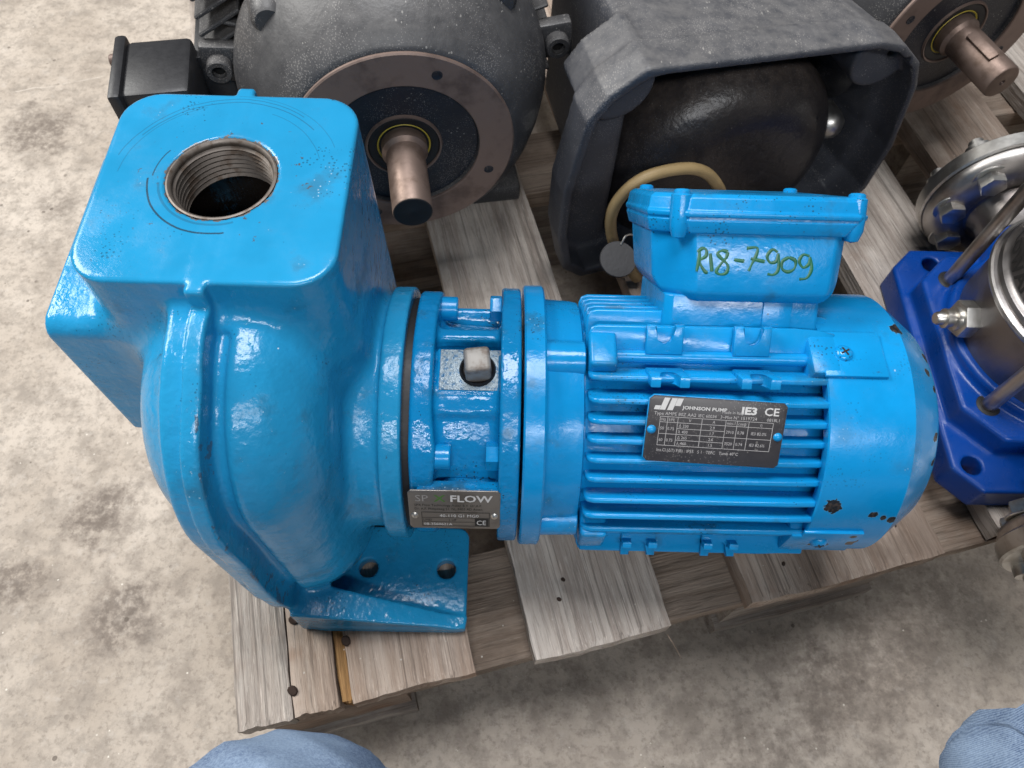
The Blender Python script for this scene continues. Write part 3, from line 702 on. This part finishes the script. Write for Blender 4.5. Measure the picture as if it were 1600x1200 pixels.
# rating plate
PN = E2; RPF = frame(mp(168, 17.5, 76.6), EX-E1*0.045, PN)
rp = prism_obj('rating_plate', RPF, [(-36, -16), (-34, -18), (34, -18), (36, -16), (36, 16), (34, 18), (-34, 18), (-36, 16)], -0.5, 0.5, 'plate', pump, 0.3)
prism_obj('plate_edge', RPF, [(-36.4, -16), (-34, -18.4), (34, -18.4), (36.4, -16), (36.4, 16), (34, 18.4), (-34, 18.4), (-36.4, 16)], -1.6, -0.35, 'motor', rp, 0.2)
box_obj('plate_pad', RPF @ Matrix.Translation((0, 0, -4.5)), (62, 26, 6.5), 'motor', rp, 1)
K = RPF @ Matrix.Translation((0, 0, 0.62)); bm = bmesh.new()
for i, (x0, hb) in enumerate(((-33.5, 3.2), (-30.5, 11), (-26.6, 11), (-22.8, 8))):       # slanted bars of the emblem
    y0 = 10.6; sh = 0.30; w_ = 2.9; x0 -= 0
    yb = y0 if i != 3 else y0+2.5
    top = y0+min(hb, 6.6) if i < 1 else y0+6.6
    if i == 0: top = y0+2.2
    f = [(x0, yb), (x0+w_, yb), (x0+w_+(top-yb)*sh, top), (x0+(top-yb)*sh, top)]
    bm.faces.new([bm.verts.new(K @ Vector((a, b, 0))) for a, b in f])
add_text(bm, K, -18.6, 11.6, 'JOHNSON PUMP', 2.55, sx=1.22, bold=0.06)
add_text(bm, K, 12.0, 11.0, 'IE3', 5.4, sx=1.25, bold=0.22); add_text(bm, K, 24, 11.0, 'CE', 6.0, sx=1.1, bold=0.1)
flat_obj('lettering', bm, 'printw', rp)
bm = bmesh.new()
add_text(bm, K, 2.2, 10.6, 'Made in Italy', 2.3, sx=0.95)
add_text(bm, K, -33, 7.8, 'Type AMPE 80Z AA2', 2.5, sx=1.0); add_text(bm, K, -10, 7.8, 'IEC 60034   3~Mot', 2.4, sx=0.95); add_text(bm, K, 8.5, 7.8, 'N\u00b0 1519724', 2.5, sx=1.0); add_text(bm, K, 26, 7.8, '0818L1', 2.4, sx=1.0)
lw = 0.13
XS = (-29.5, -25.6, -20.2, -7.6, 4.9, 10.9, 17.0, 29.8); YS = (7.0, 4.0, -8.8)
for yv in YS: add_rect(bm, K, XS[0], yv-lw, XS[-1], yv+lw)
add_rect(bm, K, XS[0], -2.4-lw, XS[-1], -2.4+lw)
for xv in XS: add_rect(bm, K, xv-lw, -8.8, xv+lw, 7.0)
for yv in (0.8, -5.6): add_rect(bm, K, XS[2], yv-lw, XS[4], yv+lw)
T = [(-28.9, 4.7, 'Hz'), (-25, 4.7, 'kW'), (-14.5, 4.7, 'V'), (-2, 4.7, 'A'), (5.4, 4.7, 'min-1'), (11.4, 4.7, 'cos\u03c6'), (23, 4.7, '\u03b7'),
     (-29, -0.2, '50'), (-25.2, -0.2, '0.75'), (-19.4, 1.5, '\u0394 230'), (-19.4, -1.7, '\u03bb 400'), (-3, 1.5, '2.9'), (-3, -1.7, '1.7'), (5.6, -0.2, '2910'), (11.6, -0.2, '0.78'), (18.8, -0.2, 'IE3 82.0%'),
     (-29, -6.6, '60'), (-25.2, -6.6, '0.75'), (-19.4, -4.9, '\u0394 265'), (-19.4, -8.1, '\u03bb 460'), (-3, -4.9, '2.6'), (-3, -8.1, '1.5'), (5.6, -6.6, '3520'), (11.6, -6.6, '0.74'), (18.8, -6.6, 'IE3 82.6%')]
for x, y, s_ in T: add_text(bm, K, x, y, s_, 2.35, sx=0.9)
add_text(bm, K, -29.5, -12.2, 'Ins.Cl.(\u0394T) F(B)   IP55   S 1   TEFC   Tamb 40\u00b0C', 2.4, sx=0.92)
flat_obj('lettering', bm, 'print', rp)
for sx_ in (-33.3, 33.3): lathe_obj('rivet', RPF @ Matrix.Translation((sx_, -0.5, 0.3)), [(0, 1.9), (1.3, 1.6), (2.2, 0.7), (2.5, 0)], 'motor', rp, 18)

# fan cover
cowl = lathe_obj('fan_cover', AX, [(70, 229), (77.5, 228.4), (78.6, 229), (78.8, 232), (78.8, 274), (63, 294.5), (60, 297), (10, 298.5), (0, 298.5)], 'cowl', pump, 120, angle=28)
for a in (92, 180, 268):
    c = on_r(238, a-2, 78.6); nrm = radial(a-2)
    box_obj('cover_pad', frame(c+EX*6, EX, nrm), (34, 28, 2.6), 'cowl', cowl, 0.9)
    bm = bmesh.new(); fr = frame(c+nrm*1.2+EX*(1 if a == 92 else 2), EX, nrm)
    add_lathe(bm, fr, [(0, 2.6), (3.2, 2.2), (4.6, 1.0), (5, 0)], 22); bm_obj('screw', bm, 'motor', cowl)
    box_obj('screw_slot', fr @ Matrix.Translation((0, 0, 2.2)) @ Matrix.Rotation(0.5, 4, 'Z'), (5, 0.9, 1), 'rubber', cowl, 0)
    box_obj('screw_slot', fr @ Matrix.Translation((0, 0, 2.21)) @ Matrix.Rotation(0.5+math.pi/2, 4, 'Z'), (5, 0.9, 1), 'rubber', cowl, 0)

# terminal box on the upper rear side (direction E1)
def e1frame(x, e1, e2): return frame(mp(x, e1, e2), EX, E1)            # local x = axis, local y = E1 x X = ..., local z = E1
TB = e1frame(184, 0, 0)
ysg = 1.0 if (TB.to_3x3() @ Vector((0, 1, 0))).dot(E2) > 0 else -1.0
def loft(name, rings, mat, par, bevel=1.5):
    """rings: (z, x0, x1, y0, y1, chamfer)"""
    bm = bmesh.new(); prev = None
    for (z, x0, x1, y0, y1, c) in rings:
        pts = [(x0+c, y0), (x1-c*0.45, y0), (x1, y0+c*0.45), (x1, y1-c*0.35), (x1-c*0.35, y1), (x0+c, y1), (x0, y1-c), (x0, y0+c)]
        ring = [bm.verts.new(TB @ Vector((a, b*ysg, z))) for a, b in pts]
        if prev is None: bm.faces.new(ring)
        else:
            for i in range(len(ring)): bm.faces.new((prev[i], prev[(i+1) % 8], ring[(i+1) % 8], ring[i]))
        prev = ring
    bm.faces.new(prev[::-1]); bmesh.ops.recalc_face_normals(bm, faces=bm.faces)
    if bevel: bmesh.ops.bevel(bm, geom=list(bm.edges), offset=bevel, segments=3, affect='EDGES', profile=0.5, clamp_overlap=True)
    return bm_obj(name, bm, mat, par, angle=40)
tbox = loft('terminal_box', [(81, -36, 46, -40, 46.5, 12), (86, -42, 50, -46, 49.8, 16), (92, -46, 52, -50, 50.2, 20), (120, -49, 53, -52, 50.2, 20)], 'motor', pump)
loft('box_neck', [(50, -41, 45, -34, 43.5, 4), (84, -40, 44, -34, 43.5, 4)], 'motor', tbox, 1.2)
box_obj('neck_rib', frame(mp(205, 70, 43.0), EX, E1), (16, 3, 26), 'motor', tbox, 0.8)
loft('box_rim', [(117, -50, 55, -53, 51.6, 18), (124.4, -52, 60, -55, 53.6, 18)], 'motor', tbox, 1.0)
loft('gasket', [(124.0, -51.4, 59.4, -54.4, 53.0, 18), (126.0, -51.4, 59.4, -54.4, 53.0, 18)], 'motor', tbox, 0)
lid = loft('lid', [(125.4, -52, 60.8, -55, 54, 18), (128.0, -52.4, 61.2, -55.4, 54.4, 18), (129.2, -51.4, 60, -54.4, 53.2, 18), (135.2, -50.6, 59, -53.6, 52.6, 18), (137.2, -48, 56.4, -51, 50, 17)], 'motor', tbox, 0.7)
for (x, y, sgn) in ((-37, 47.4, 1), (54, 47.4, 1), (-38, -48, 1), (54, -48, 1)):
    fr = TB @ Matrix.Translation((x, y*ysg, 0))
    bm = bmesh.new(); add_lathe(bm, fr, [(0, 137.2), (4.4, 137.2), (5.4, 136.4), (5.6, 126), (5.4, 120), (3.6, 115), (0, 114)], 22); bm_obj('lid_post', bm, 'motor', tbox)
    bm = bmesh.new(); add_lathe(bm, fr, [(0, 139.6), (3.0, 139.4), (4.2, 138.6), (4.4, 137)], 20); bm_obj('screw', bm, 'motor', lid)
HAND = [[[158.0, 108.9], [158.2, 104.3], [157.5, 97.6]], [[157.1, 107.6], [159.3, 109.6], [161.4, 109.0], [161.7, 105.7], [158.6, 102.9], [161.8, 97.7], [163.4, 97.4]], [[163.8, 107.1], [165.6, 97.8]], [[172.9, 108.0], [170.1, 108.8], [167.6, 107.2], [169.9, 104.6], [173.6, 101.3], [173.3, 97.3], [170.1, 96.3], [167.9, 97.8], [169.6, 101.2], [172.5, 105.3], [172.9, 108.0]], [[176.7, 104.1], [182.1, 103.5]], [[182.7, 110.2], [188.1, 110.6], [187.9, 106.3], [186.3, 102.3], [185.0, 98.5]], [[185.4, 104.9], [192.9, 103.5]], [[199.1, 108.6], [196.2, 109.9], [193.9, 106.5], [195.7, 103.2], [199.0, 103.9], [199.6, 107.9], [200.6, 100.0], [198.5, 96.9], [195.1, 97.1]], [[205.5, 106.1], [202.3, 104.0], [202.6, 100.0], [205.8, 98.5], [208.9, 100.2], [209.1, 104.2], [205.5, 106.1]], [[216.1, 107.0], [212.7, 107.6], [211.1, 104.2], [213.6, 100.9], [216.4, 103.0], [216.5, 106.4], [218.1, 100.4], [216.3, 95.6], [212.3, 94.8]]]
bm = bmesh.new()
for st in HAND:
    pts = spline([mp(x, e, 50.3) for x, e in st], 5)
    add_tube(bm, pts, [0.78+0.2*math.sin(i*0.55+len(pts)) for i in range(len(pts))], 8, flat=(E2, 0.14))
bm_obj('marker_inscription', bm, 'marker', tbox)

# ================================================================== BLACK MOTORS BEHIND
def black_motor(loc, rotz, label, full=True):
    r = root('black_motor', loc, label, 'electric motor', 'bare-shaft black motors behind the pump', rotz=rotz if rotz else 1e-6)
    H = 136.0; A = frame((0, 0, H), (1, 0, 0), (0, -1, 0))       # local z of A points along the shaft, -y
    sh = lathe_obj('end_shield', A, [(0, -8), (53.5, -8), (54.5, -2), (56, -2.2), (80, -2.5), (83, -4), (90, -11), (99, -24), (108, -42), (114.5, -60), (117, -72), (117, -84), (100, -84)], 'dark', r, 96, angle=60)
    lathe_obj('flange_ring', A, [(54.5, -4), (54.8, -0.6), (55.6, 0), (79, 0), (80, -0.8), (80, -4)], 'ringmetal', r, 96)
    lathe_obj('bearing_face', A, [(24, -7), (25, -4.6), (53.6, -4.6), (54.3, -6)], 'darkface', r, 72)
    lathe_obj('bearing_cap', A, [(20, -9), (20.5, -4.0), (25, -3.6), (26.0, -4.2), (26.4, -6)], 'rubber', r, 48)
    lathe_obj('bearing_ring', A, [(25.6, -5), (26.2, -2.9), (27.2, -2.6), (28, -4.8)], 'ringmetal', r, 48)
    lathe_obj('shaft_seal', A, [(14, -5), (18.6, -5), (20.4, -4.2), (20.6, -8)], 'rubber', r, 48)
    lathe_obj('seal_lip', A, [(18.2, -4.9), (19.0, -4.2), (19.6, -4.9)], 'yellow', r, 48)
    s_ = lathe_obj('shaft', A, [(16.6, -6), (16.6, 3), (15.2, 4.5), (14, 6), (14, 58.2), (13.2, 59.4), (12.4, 59.6), (2.4, 59.6), (1.6, 58), (0, 56.5)], 'shaft', r, 48)
    if full: lathe_obj('shaft_end', A, [(0, 59.0), (2.4, 59.9), (12.9, 59.9), (13.6, 59.4)], 'rubber', s_, 40)
    if not full: box_obj('key', A @ Matrix.Translation((0, 0, 30)) @ Matrix.Rotation(R(115), 4, 'Z') @ Matrix.Translation((13.2, 0, 0)), (6, 8, 30), 'shaft', s_, 0.6)
    for k in range(4):
        a = R(66+90*k); lathe_obj('bolt_hole', A @ Matrix.Translation((67*math.cos(a), 67*math.sin(a), 0.15)), [(0, -0.1), (2.9, 0), (3.3, 0.2), (3.7, 0.0)], 'darkface', r, 20)
    for k in range(4):
        a = R(45+90*k); fr = A @ Matrix.Rotation(a, 4, 'Z')
        bm = bmesh.new(); add_lathe(bm, fr @ Matrix.Translation((108, 0, -66)), [(0, 20), (9, 20), (12, 16), (14, 0), (15, -14), (0, -14)], 24); bm_obj('shield_lug', bm, 'dark', sh)
    body = lathe_obj('frame', A, [(90, -80), (106, -84), (108, -90), (108, -280), (96, -292), (0, -296)], 'dark', r, 64)
    for k in range(28):
        a = 2*math.pi*k/28+0.08
        box_obj('cooling_fin', A @ Matrix.Rotation(a, 4, 'Z') @ Matrix.Translation((116, 0, -190)), (22, 3.2, 190), 'dark', body, 1.0, 1)
    # corner ears with bolt holes
    for a in ((172, 6) if full else (30,)):
        fr = A @ Matrix.Rotation(R(a), 4, 'Z')
        e = box_obj('frame_ear', fr @ Matrix.Translation((124, 0, -92)), (34, 30, 12), 'dark', r, 3, 2)
        lathe_obj('ear_bolt', fr @ Matrix.Translation((128, 0, -86)), [(4.5, 4.5), (5.2, 9), (8.6, 9), (9.4, 8), (9.4, 0)], 'dark', e, 24)
        lathe_obj('ear_hole', fr @ Matrix.Translation((128, 0, -84)), [(0, 0), (5, 0.2), (5, 6)], 'void', e, 16)
    for sx_ in (-70, 70): box_obj('foot', Matrix.Translation((sx_, 96, 9)), (60, 64, 18), 'dark', r, 3)
    if full:
        box_obj('side_plate', Matrix.Translation((-132, 122, H-40)), (24, 70, 130), 'plastic', r, 2)
        for k in range(5): box_obj('cooling_fin', Matrix.Translation((-119, 152, H+32+k*13)) @ Matrix.Rotation(R(-28), 4, 'Y'), (40-k*3, 116, 3.4), 'dark', body, 1.0, 1)
        tb = box_obj('junction_box', Matrix.Translation((-164, 68, H-24)), (46, 58, 120), 'plastic', r, 4, 2)
        box_obj('junction_cover', Matrix.Translation((-190, 68, H-24)), (9, 66, 126), 'plastic', tb, 3, 2)
        lathe_obj('cover_screw', frame((-193, 90, H+26), (0, 1, 0), (-1, 0, 0)), [(0, 8), (4, 8), (4.6, 7), (4.6, 0)], 'ringmetal', tb, 12)
    return r
black_motor((-17, 199, 140), R(10), 'large black electric motor with bare shaft directly behind the blue pump block')
black_motor((427, 346, 140), R(20), 'black electric motor with keyed bare shaft in the top right corner', full=False)

# ================================================================== DARK ADAPTER HOUSING
ln = Vector((0.326, -0.945, 0)).normalized(); ls = Vector((0.945, 0.326, 0)).normalized()
lan = root('adapter_housing', (250, 250, 140), 'dusty dark grey hollow cast housing with wide open mouth behind the terminal box', 'housing')
OUT = [(180, 140), (162, 158), (154, 200), (154, 250), (165, 316), (178, 334), (204, 350), (388, 331), (412, 322), (434, 303), (445, 280), (458, 215), (457, 165), (440, 140)]
def lan_local(x, y, z): return x*ls.x+y*ls.y, -(x*ln.x+y*ln.y+0*z)-141.0          # s, depth behind the mouth
def lantern_sdf(x, y, z):
    s, dpt = lan_local(x, y, z)
    sc = 1+np.clip(dpt-18, 0, 200)*0.0010
    cs, cz = 305.0, 245.0
    o2 = poly2((s-cs)*sc+cs, (z-cz)*sc+cz, OUT)
    lf = 205-s+np.clip(dpt-60, -40, 200)*0.1
    outer = smin(extr(o2, dpt, 15, 15, 1.2), extr(smax(o2+2.5, lf, 10), dpt, 105, 105, 2), 5)
    oi = o2+8+np.clip(dpt, 0, 60)*0.06
    inner = smin(extr(oi, dpt, -20, 46, 4), extr(smax(oi, lf+9, 14), dpt, 85, 108, 4), 10)
    d = smax(outer, -inner, 2)
    for (cs_, cz_, r_) in ((192, 327, 27), (412, 304, 27)):
        b = extr(np.sqrt((s-cs_)**2+(z-cz_)**2)-r_, dpt, 40, 27, 3); b = np.maximum(b, o2+2)
        d = smin(d, b, 4)
    d = smax(d, -extr(np.sqrt((s-418)**2+(z-307)**2)-5, dpt, 20, 25, 1), 1)
    return d
hs = sdf_obj('housing_shell', lantern_sdf, (40, 120, 136), (480, 500, 356), 2.1, 'lantern', lan)
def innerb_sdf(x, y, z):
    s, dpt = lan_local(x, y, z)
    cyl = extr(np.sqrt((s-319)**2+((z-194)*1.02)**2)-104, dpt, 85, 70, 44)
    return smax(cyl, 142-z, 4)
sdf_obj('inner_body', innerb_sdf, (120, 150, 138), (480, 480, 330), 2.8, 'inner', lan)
def lanp(s, dpt, z): return ls*s-ln*(dpt+141.0)+Vector((0, 0, z))
for (s, dpt, z_) in ((426, 52, 207), (201, 50, 224)):
    bm = bmesh.new(); add_lathe(bm, frame(lanp(s, dpt, z_), ls, ln), [(0, 17), (7, 15.5), (12, 10.5), (13.5, 3), (13.5, -10), (7, -11), (7, -40)], 24); bm_obj('bolt', bm, 'steel', lan)
# hose and tag hanging in the mouth
bm = bmesh.new(); pts = spline([(172, 186, 148), (151, 185, 182), (139, 181, 220), (140, 181, 248), (156, 187, 266), (185, 198, 266), (207, 206, 255), (225, 213, 231), (236, 220, 205)], 8)
add_tube(bm, pts, 4.6, 14); o = bm_obj('rubber_hose', bm, 'hose', None); o['label'] = 'curved beige rubber hose rising behind the terminal box'; o['category'] = 'hose'
bm = bmesh.new(); tg = frame((141, 141, 230), (1, 0, 0), (0.1, -0.35, 0.9)); add_lathe(bm, tg, [(0, -0.8), (13.5, -0.8), (14, 0), (13.5, 0.8), (0, 0.8)], 36)
o = bm_obj('round_tag', bm, 'plastic', None); o['label'] = 'round black tag left of the terminal box'; o['category'] = 'tag'
bm = bmesh.new(); add_tube(bm, spline([tg @ Vector((2, 11, 1)), tg @ Vector((5, 17, 4)), tg @ Vector((11, 19, 1)), tg @ Vector((17, 15, -4))], 6), 0.7, 6); bm_obj('wire', bm, 'steel', o)

# ================================================================== UPRIGHT ROYAL BLUE PUMP
up = root('upright_pump', (475, 100, 140), 'royal blue based upright pump with steel jacket at the right edge', 'pump')
def base_sdf(x, y, z):
    lowb = rbox2(x, y, 478, 98, 90, 111, 10)
    lowb = np.maximum(lowb, (np.abs(x-478)+np.abs(y-98)-182)*0.707)
    lowp = extr(lowb, z, 154, 14, 2.5)
    mid = extr(np.maximum(rbox2(x, y, 478, 102, 84, 84, 4), (np.abs(x-478)+np.abs(y-102)-142)*0.707), z, 166, 24, 3)
    cyl = extr(np.sqrt((x-478)**2+(y-102)**2)-80, z, 176, 24, 4)
    d = smin(smin(lowp, mid, 4), cyl, 5)
    port = extr(np.sqrt((x-478)**2+(z-196)**2)-32, y, 102, 96, 2); d = smin(d, np.maximum(port, 140-z), 5)
    for hx, hy in ((421, 193), (403, 8), (535, 193), (553, 8)): d = smax(d, -(np.sqrt((x-hx)**2+(y-hy)**2)-7.5), 0.8)
    return np.maximum(d, 140.3-z)
ubase = sdf_obj('pump_base', base_sdf, (384, -32, 137), (572, 232, 236), 2.0, 'royal', up)
UZ = frame((478, 102, 0))
jk = lathe_obj('steel_jacket', UZ, [(72, 186), (74, 190), (74, 247), (76.5, 247.6), (76.5, 252), (74.5, 253), (75.2, 255), (74, 258), (71.2, 259.6), (70, 262), (70, 420), (40, 420)], 'darksteel', up, 96)
lathe_obj('jacket_ring', UZ, [(75, 246.8), (78.0, 247.4), (79.0, 249.4), (78.2, 251.4), (75, 252.4)], 'stainless', jk, 96)
for a in (137, 221, 42, 318):
    c = Vector((478+85*math.cos(R(a)), 102+85*math.sin(R(a)), 0)); bm = bmesh.new(); add_tube(bm, [c+Vector((0, 0, 178)), c+Vector((0, 0, 300)), c+Vector((0, 0, 420))], 5.6, 20)
    bm_obj('tie_rod', bm, 'stainless', up)
    lathe_obj('rod_seat', frame((c.x, c.y, 0)), [(5.6, 190.6), (8.2, 190.6), (8.8, 190.2), (8.9, 188)], 'rubber', ubase, 24)
# vent plug
vf = frame((404, 106, 214), (0, 0, 1), (-1, 0, 0)); prism_obj('vent_nut', vf, hexpts(14), -4, 10, 'steel', up, 1.0)
lathe_obj('vent_stem', vf, [(9, 8), (9, 13), (6.5, 13.5), (6.5, 17), (7.4, 17.5), (7.4, 20), (5, 20.5), (5, 25), (4, 26.5), (0, 26.5)], 'steel', up, 24)
# port flanges front and rear with bolts
for (xc, yc, zc, dr_) in ((478, 226, 200, 1), (464, -36, 190, -1)):
    F_ = frame((xc, yc, zc), (1, 0, 0), (0, dr_, 0))
    fg = lathe_obj('port_flange', F_, [(26, 0), (40, -4), (54, 0), (60, 5), (62, 9), (62, 12)], 'stainless', up, 72, angle=60)
    lathe_obj('port_neck', F_, [(30, -34), (28, -10), (32, -3), (40, -1)], 'darksteel', up, 48)
    lathe_obj('backing_flange', F_, [(28, 12.6), (63, 12.6), (64.5, 14), (64.5, 25), (63, 26.5), (28, 26.5)], 'steel', up, 72)
    for a in (45, 135, 225, 315, 90, 180):
        c = F_ @ Vector((48*math.cos(R(a)), 48*math.sin(R(a)), 0)); b_ = frame(c, (1, 0, 0), (0, -dr_, 0))
        prism_obj('flange_bolt', b_, hexpts(10.5), -2, 8, 'steel', fg, 1.0)
        lathe_obj('washer', b_, [(7, -3), (13.5, -3), (14, -2.2), (13.5, -1.4), (6, -1.4)], 'steel', fg, 24)
        lathe_obj('bolt_end', F_ @ Matrix.Translation((48*math.cos(R(a)), 48*math.sin(R(a)), 26)), [(11, 0), (11, 8), (6, 8.5), (6, 16), (5, 17), (0, 17)], 'steel', fg, 12)
# lettering bent round the jacket
V, Fc = text_mesh('LOWARA', 15, bold=0.35, sx=1.1); bm = bmesh.new(); vv = []
for v in V:
    th = R(143)+v.x/70.0; vv.append(bm.verts.new((478+70.25*math.cos(th), 102+70.25*math.sin(th), 262.5+v.y)))
for f in Fc:
    try: bm.faces.new([vv[i] for i in f])
    except ValueError: pass
flat_obj('lettering', bm, 'printk', jk)

# ================================================================== PERSON CROUCHING (only the knees reach the frame)
def leg_chain(pts, seg=28):
    """tapered limb swept through joints: (x, y, z, radius)"""
    P = spline([q[:3] for q in pts], 10); rad = []
    for i in range(len(pts)-1):
        for k in range(10): t = k/10; t = t*t*(3-2*t); rad.append(pts[i][3]*(1-t)+pts[i+1][3]*t)
    return P, rad+[pts[-1][3]]
def person_sdf(x, y, z):
    d = None
    for pts in LEGS:
        for (a, b) in zip(pts, pts[1:]):
            A = np.array(a[:3]); B = np.array(b[:3]); e = B-A; t = np.clip(((x-A[0])*e[0]+(y-A[1])*e[1]+(z-A[2])*e[2])/(e@e), 0, 1)
            q = np.sqrt((x-A[0]-e[0]*t)**2+(y-A[1]-e[1]*t)**2+(z-A[2]-e[2]*t)**2)-(a[3]+(b[3]-a[3])*t)
            d = q if d is None else smin(d, q, 30)
    d = d+2.0*np.sin(x*0.06+y*0.05)*np.sin(y*0.05+z*0.08)+2.0*np.abs(np.sin(x*0.075+y*0.11-z*0.04))+0.8*np.abs(np.sin(x*0.15-y*0.06+z*0.09))
    return d
LEGS = [[(10, -640, 330, 100), (-30, -430, 320, 84), (-38, -252, 280, 58), (-38, -248, 266, 56), (-40, -360, 170, 58), (-36, -470, 90, 46)],
        [(150, -640, 330, 100), (240, -430, 320, 84), (340, -228, 280, 60), (342, -224, 266, 58), (330, -360, 170, 58), (320, -470, 90, 46)],
        [(10, -640, 330, 100), (80, -670, 340, 120), (150, -640, 330, 100)]]
V, Q = surface_nets(person_sdf, (-150, -800, 30), (460, -170, 470), 5.5)
per = arr_mesh('person', V, Q, 'denim', None); per['label'] = 'crouching person in faded blue jeans, only both knees visible at the bottom'; per['category'] = 'person'

def seam(c, sx):
    pts = []
    for k in range(26):
        th = R(-70+k*8); q = np.array(c)+np.array((sx*44.0, 52*math.cos(th), 52*math.sin(th)))
        for _ in range(8):
            a = q.reshape(3, 1); f0 = person_sdf(*a)[0]
            g = np.array([(person_sdf(*(a+e.reshape(3, 1)))-person_sdf(*(a-e.reshape(3, 1))))[0]/2 for e in np.eye(3)]); q = q-g*f0/max(g@g, 0.2)
        pts.append(Vector(q))
    bm = bmesh.new(); add_tube(bm, pts, 1.5, 8); return bm_obj('seam', bm, 'denim', per)
seam((340, -228, 280), -1); seam((-38, -252, 280), 1)
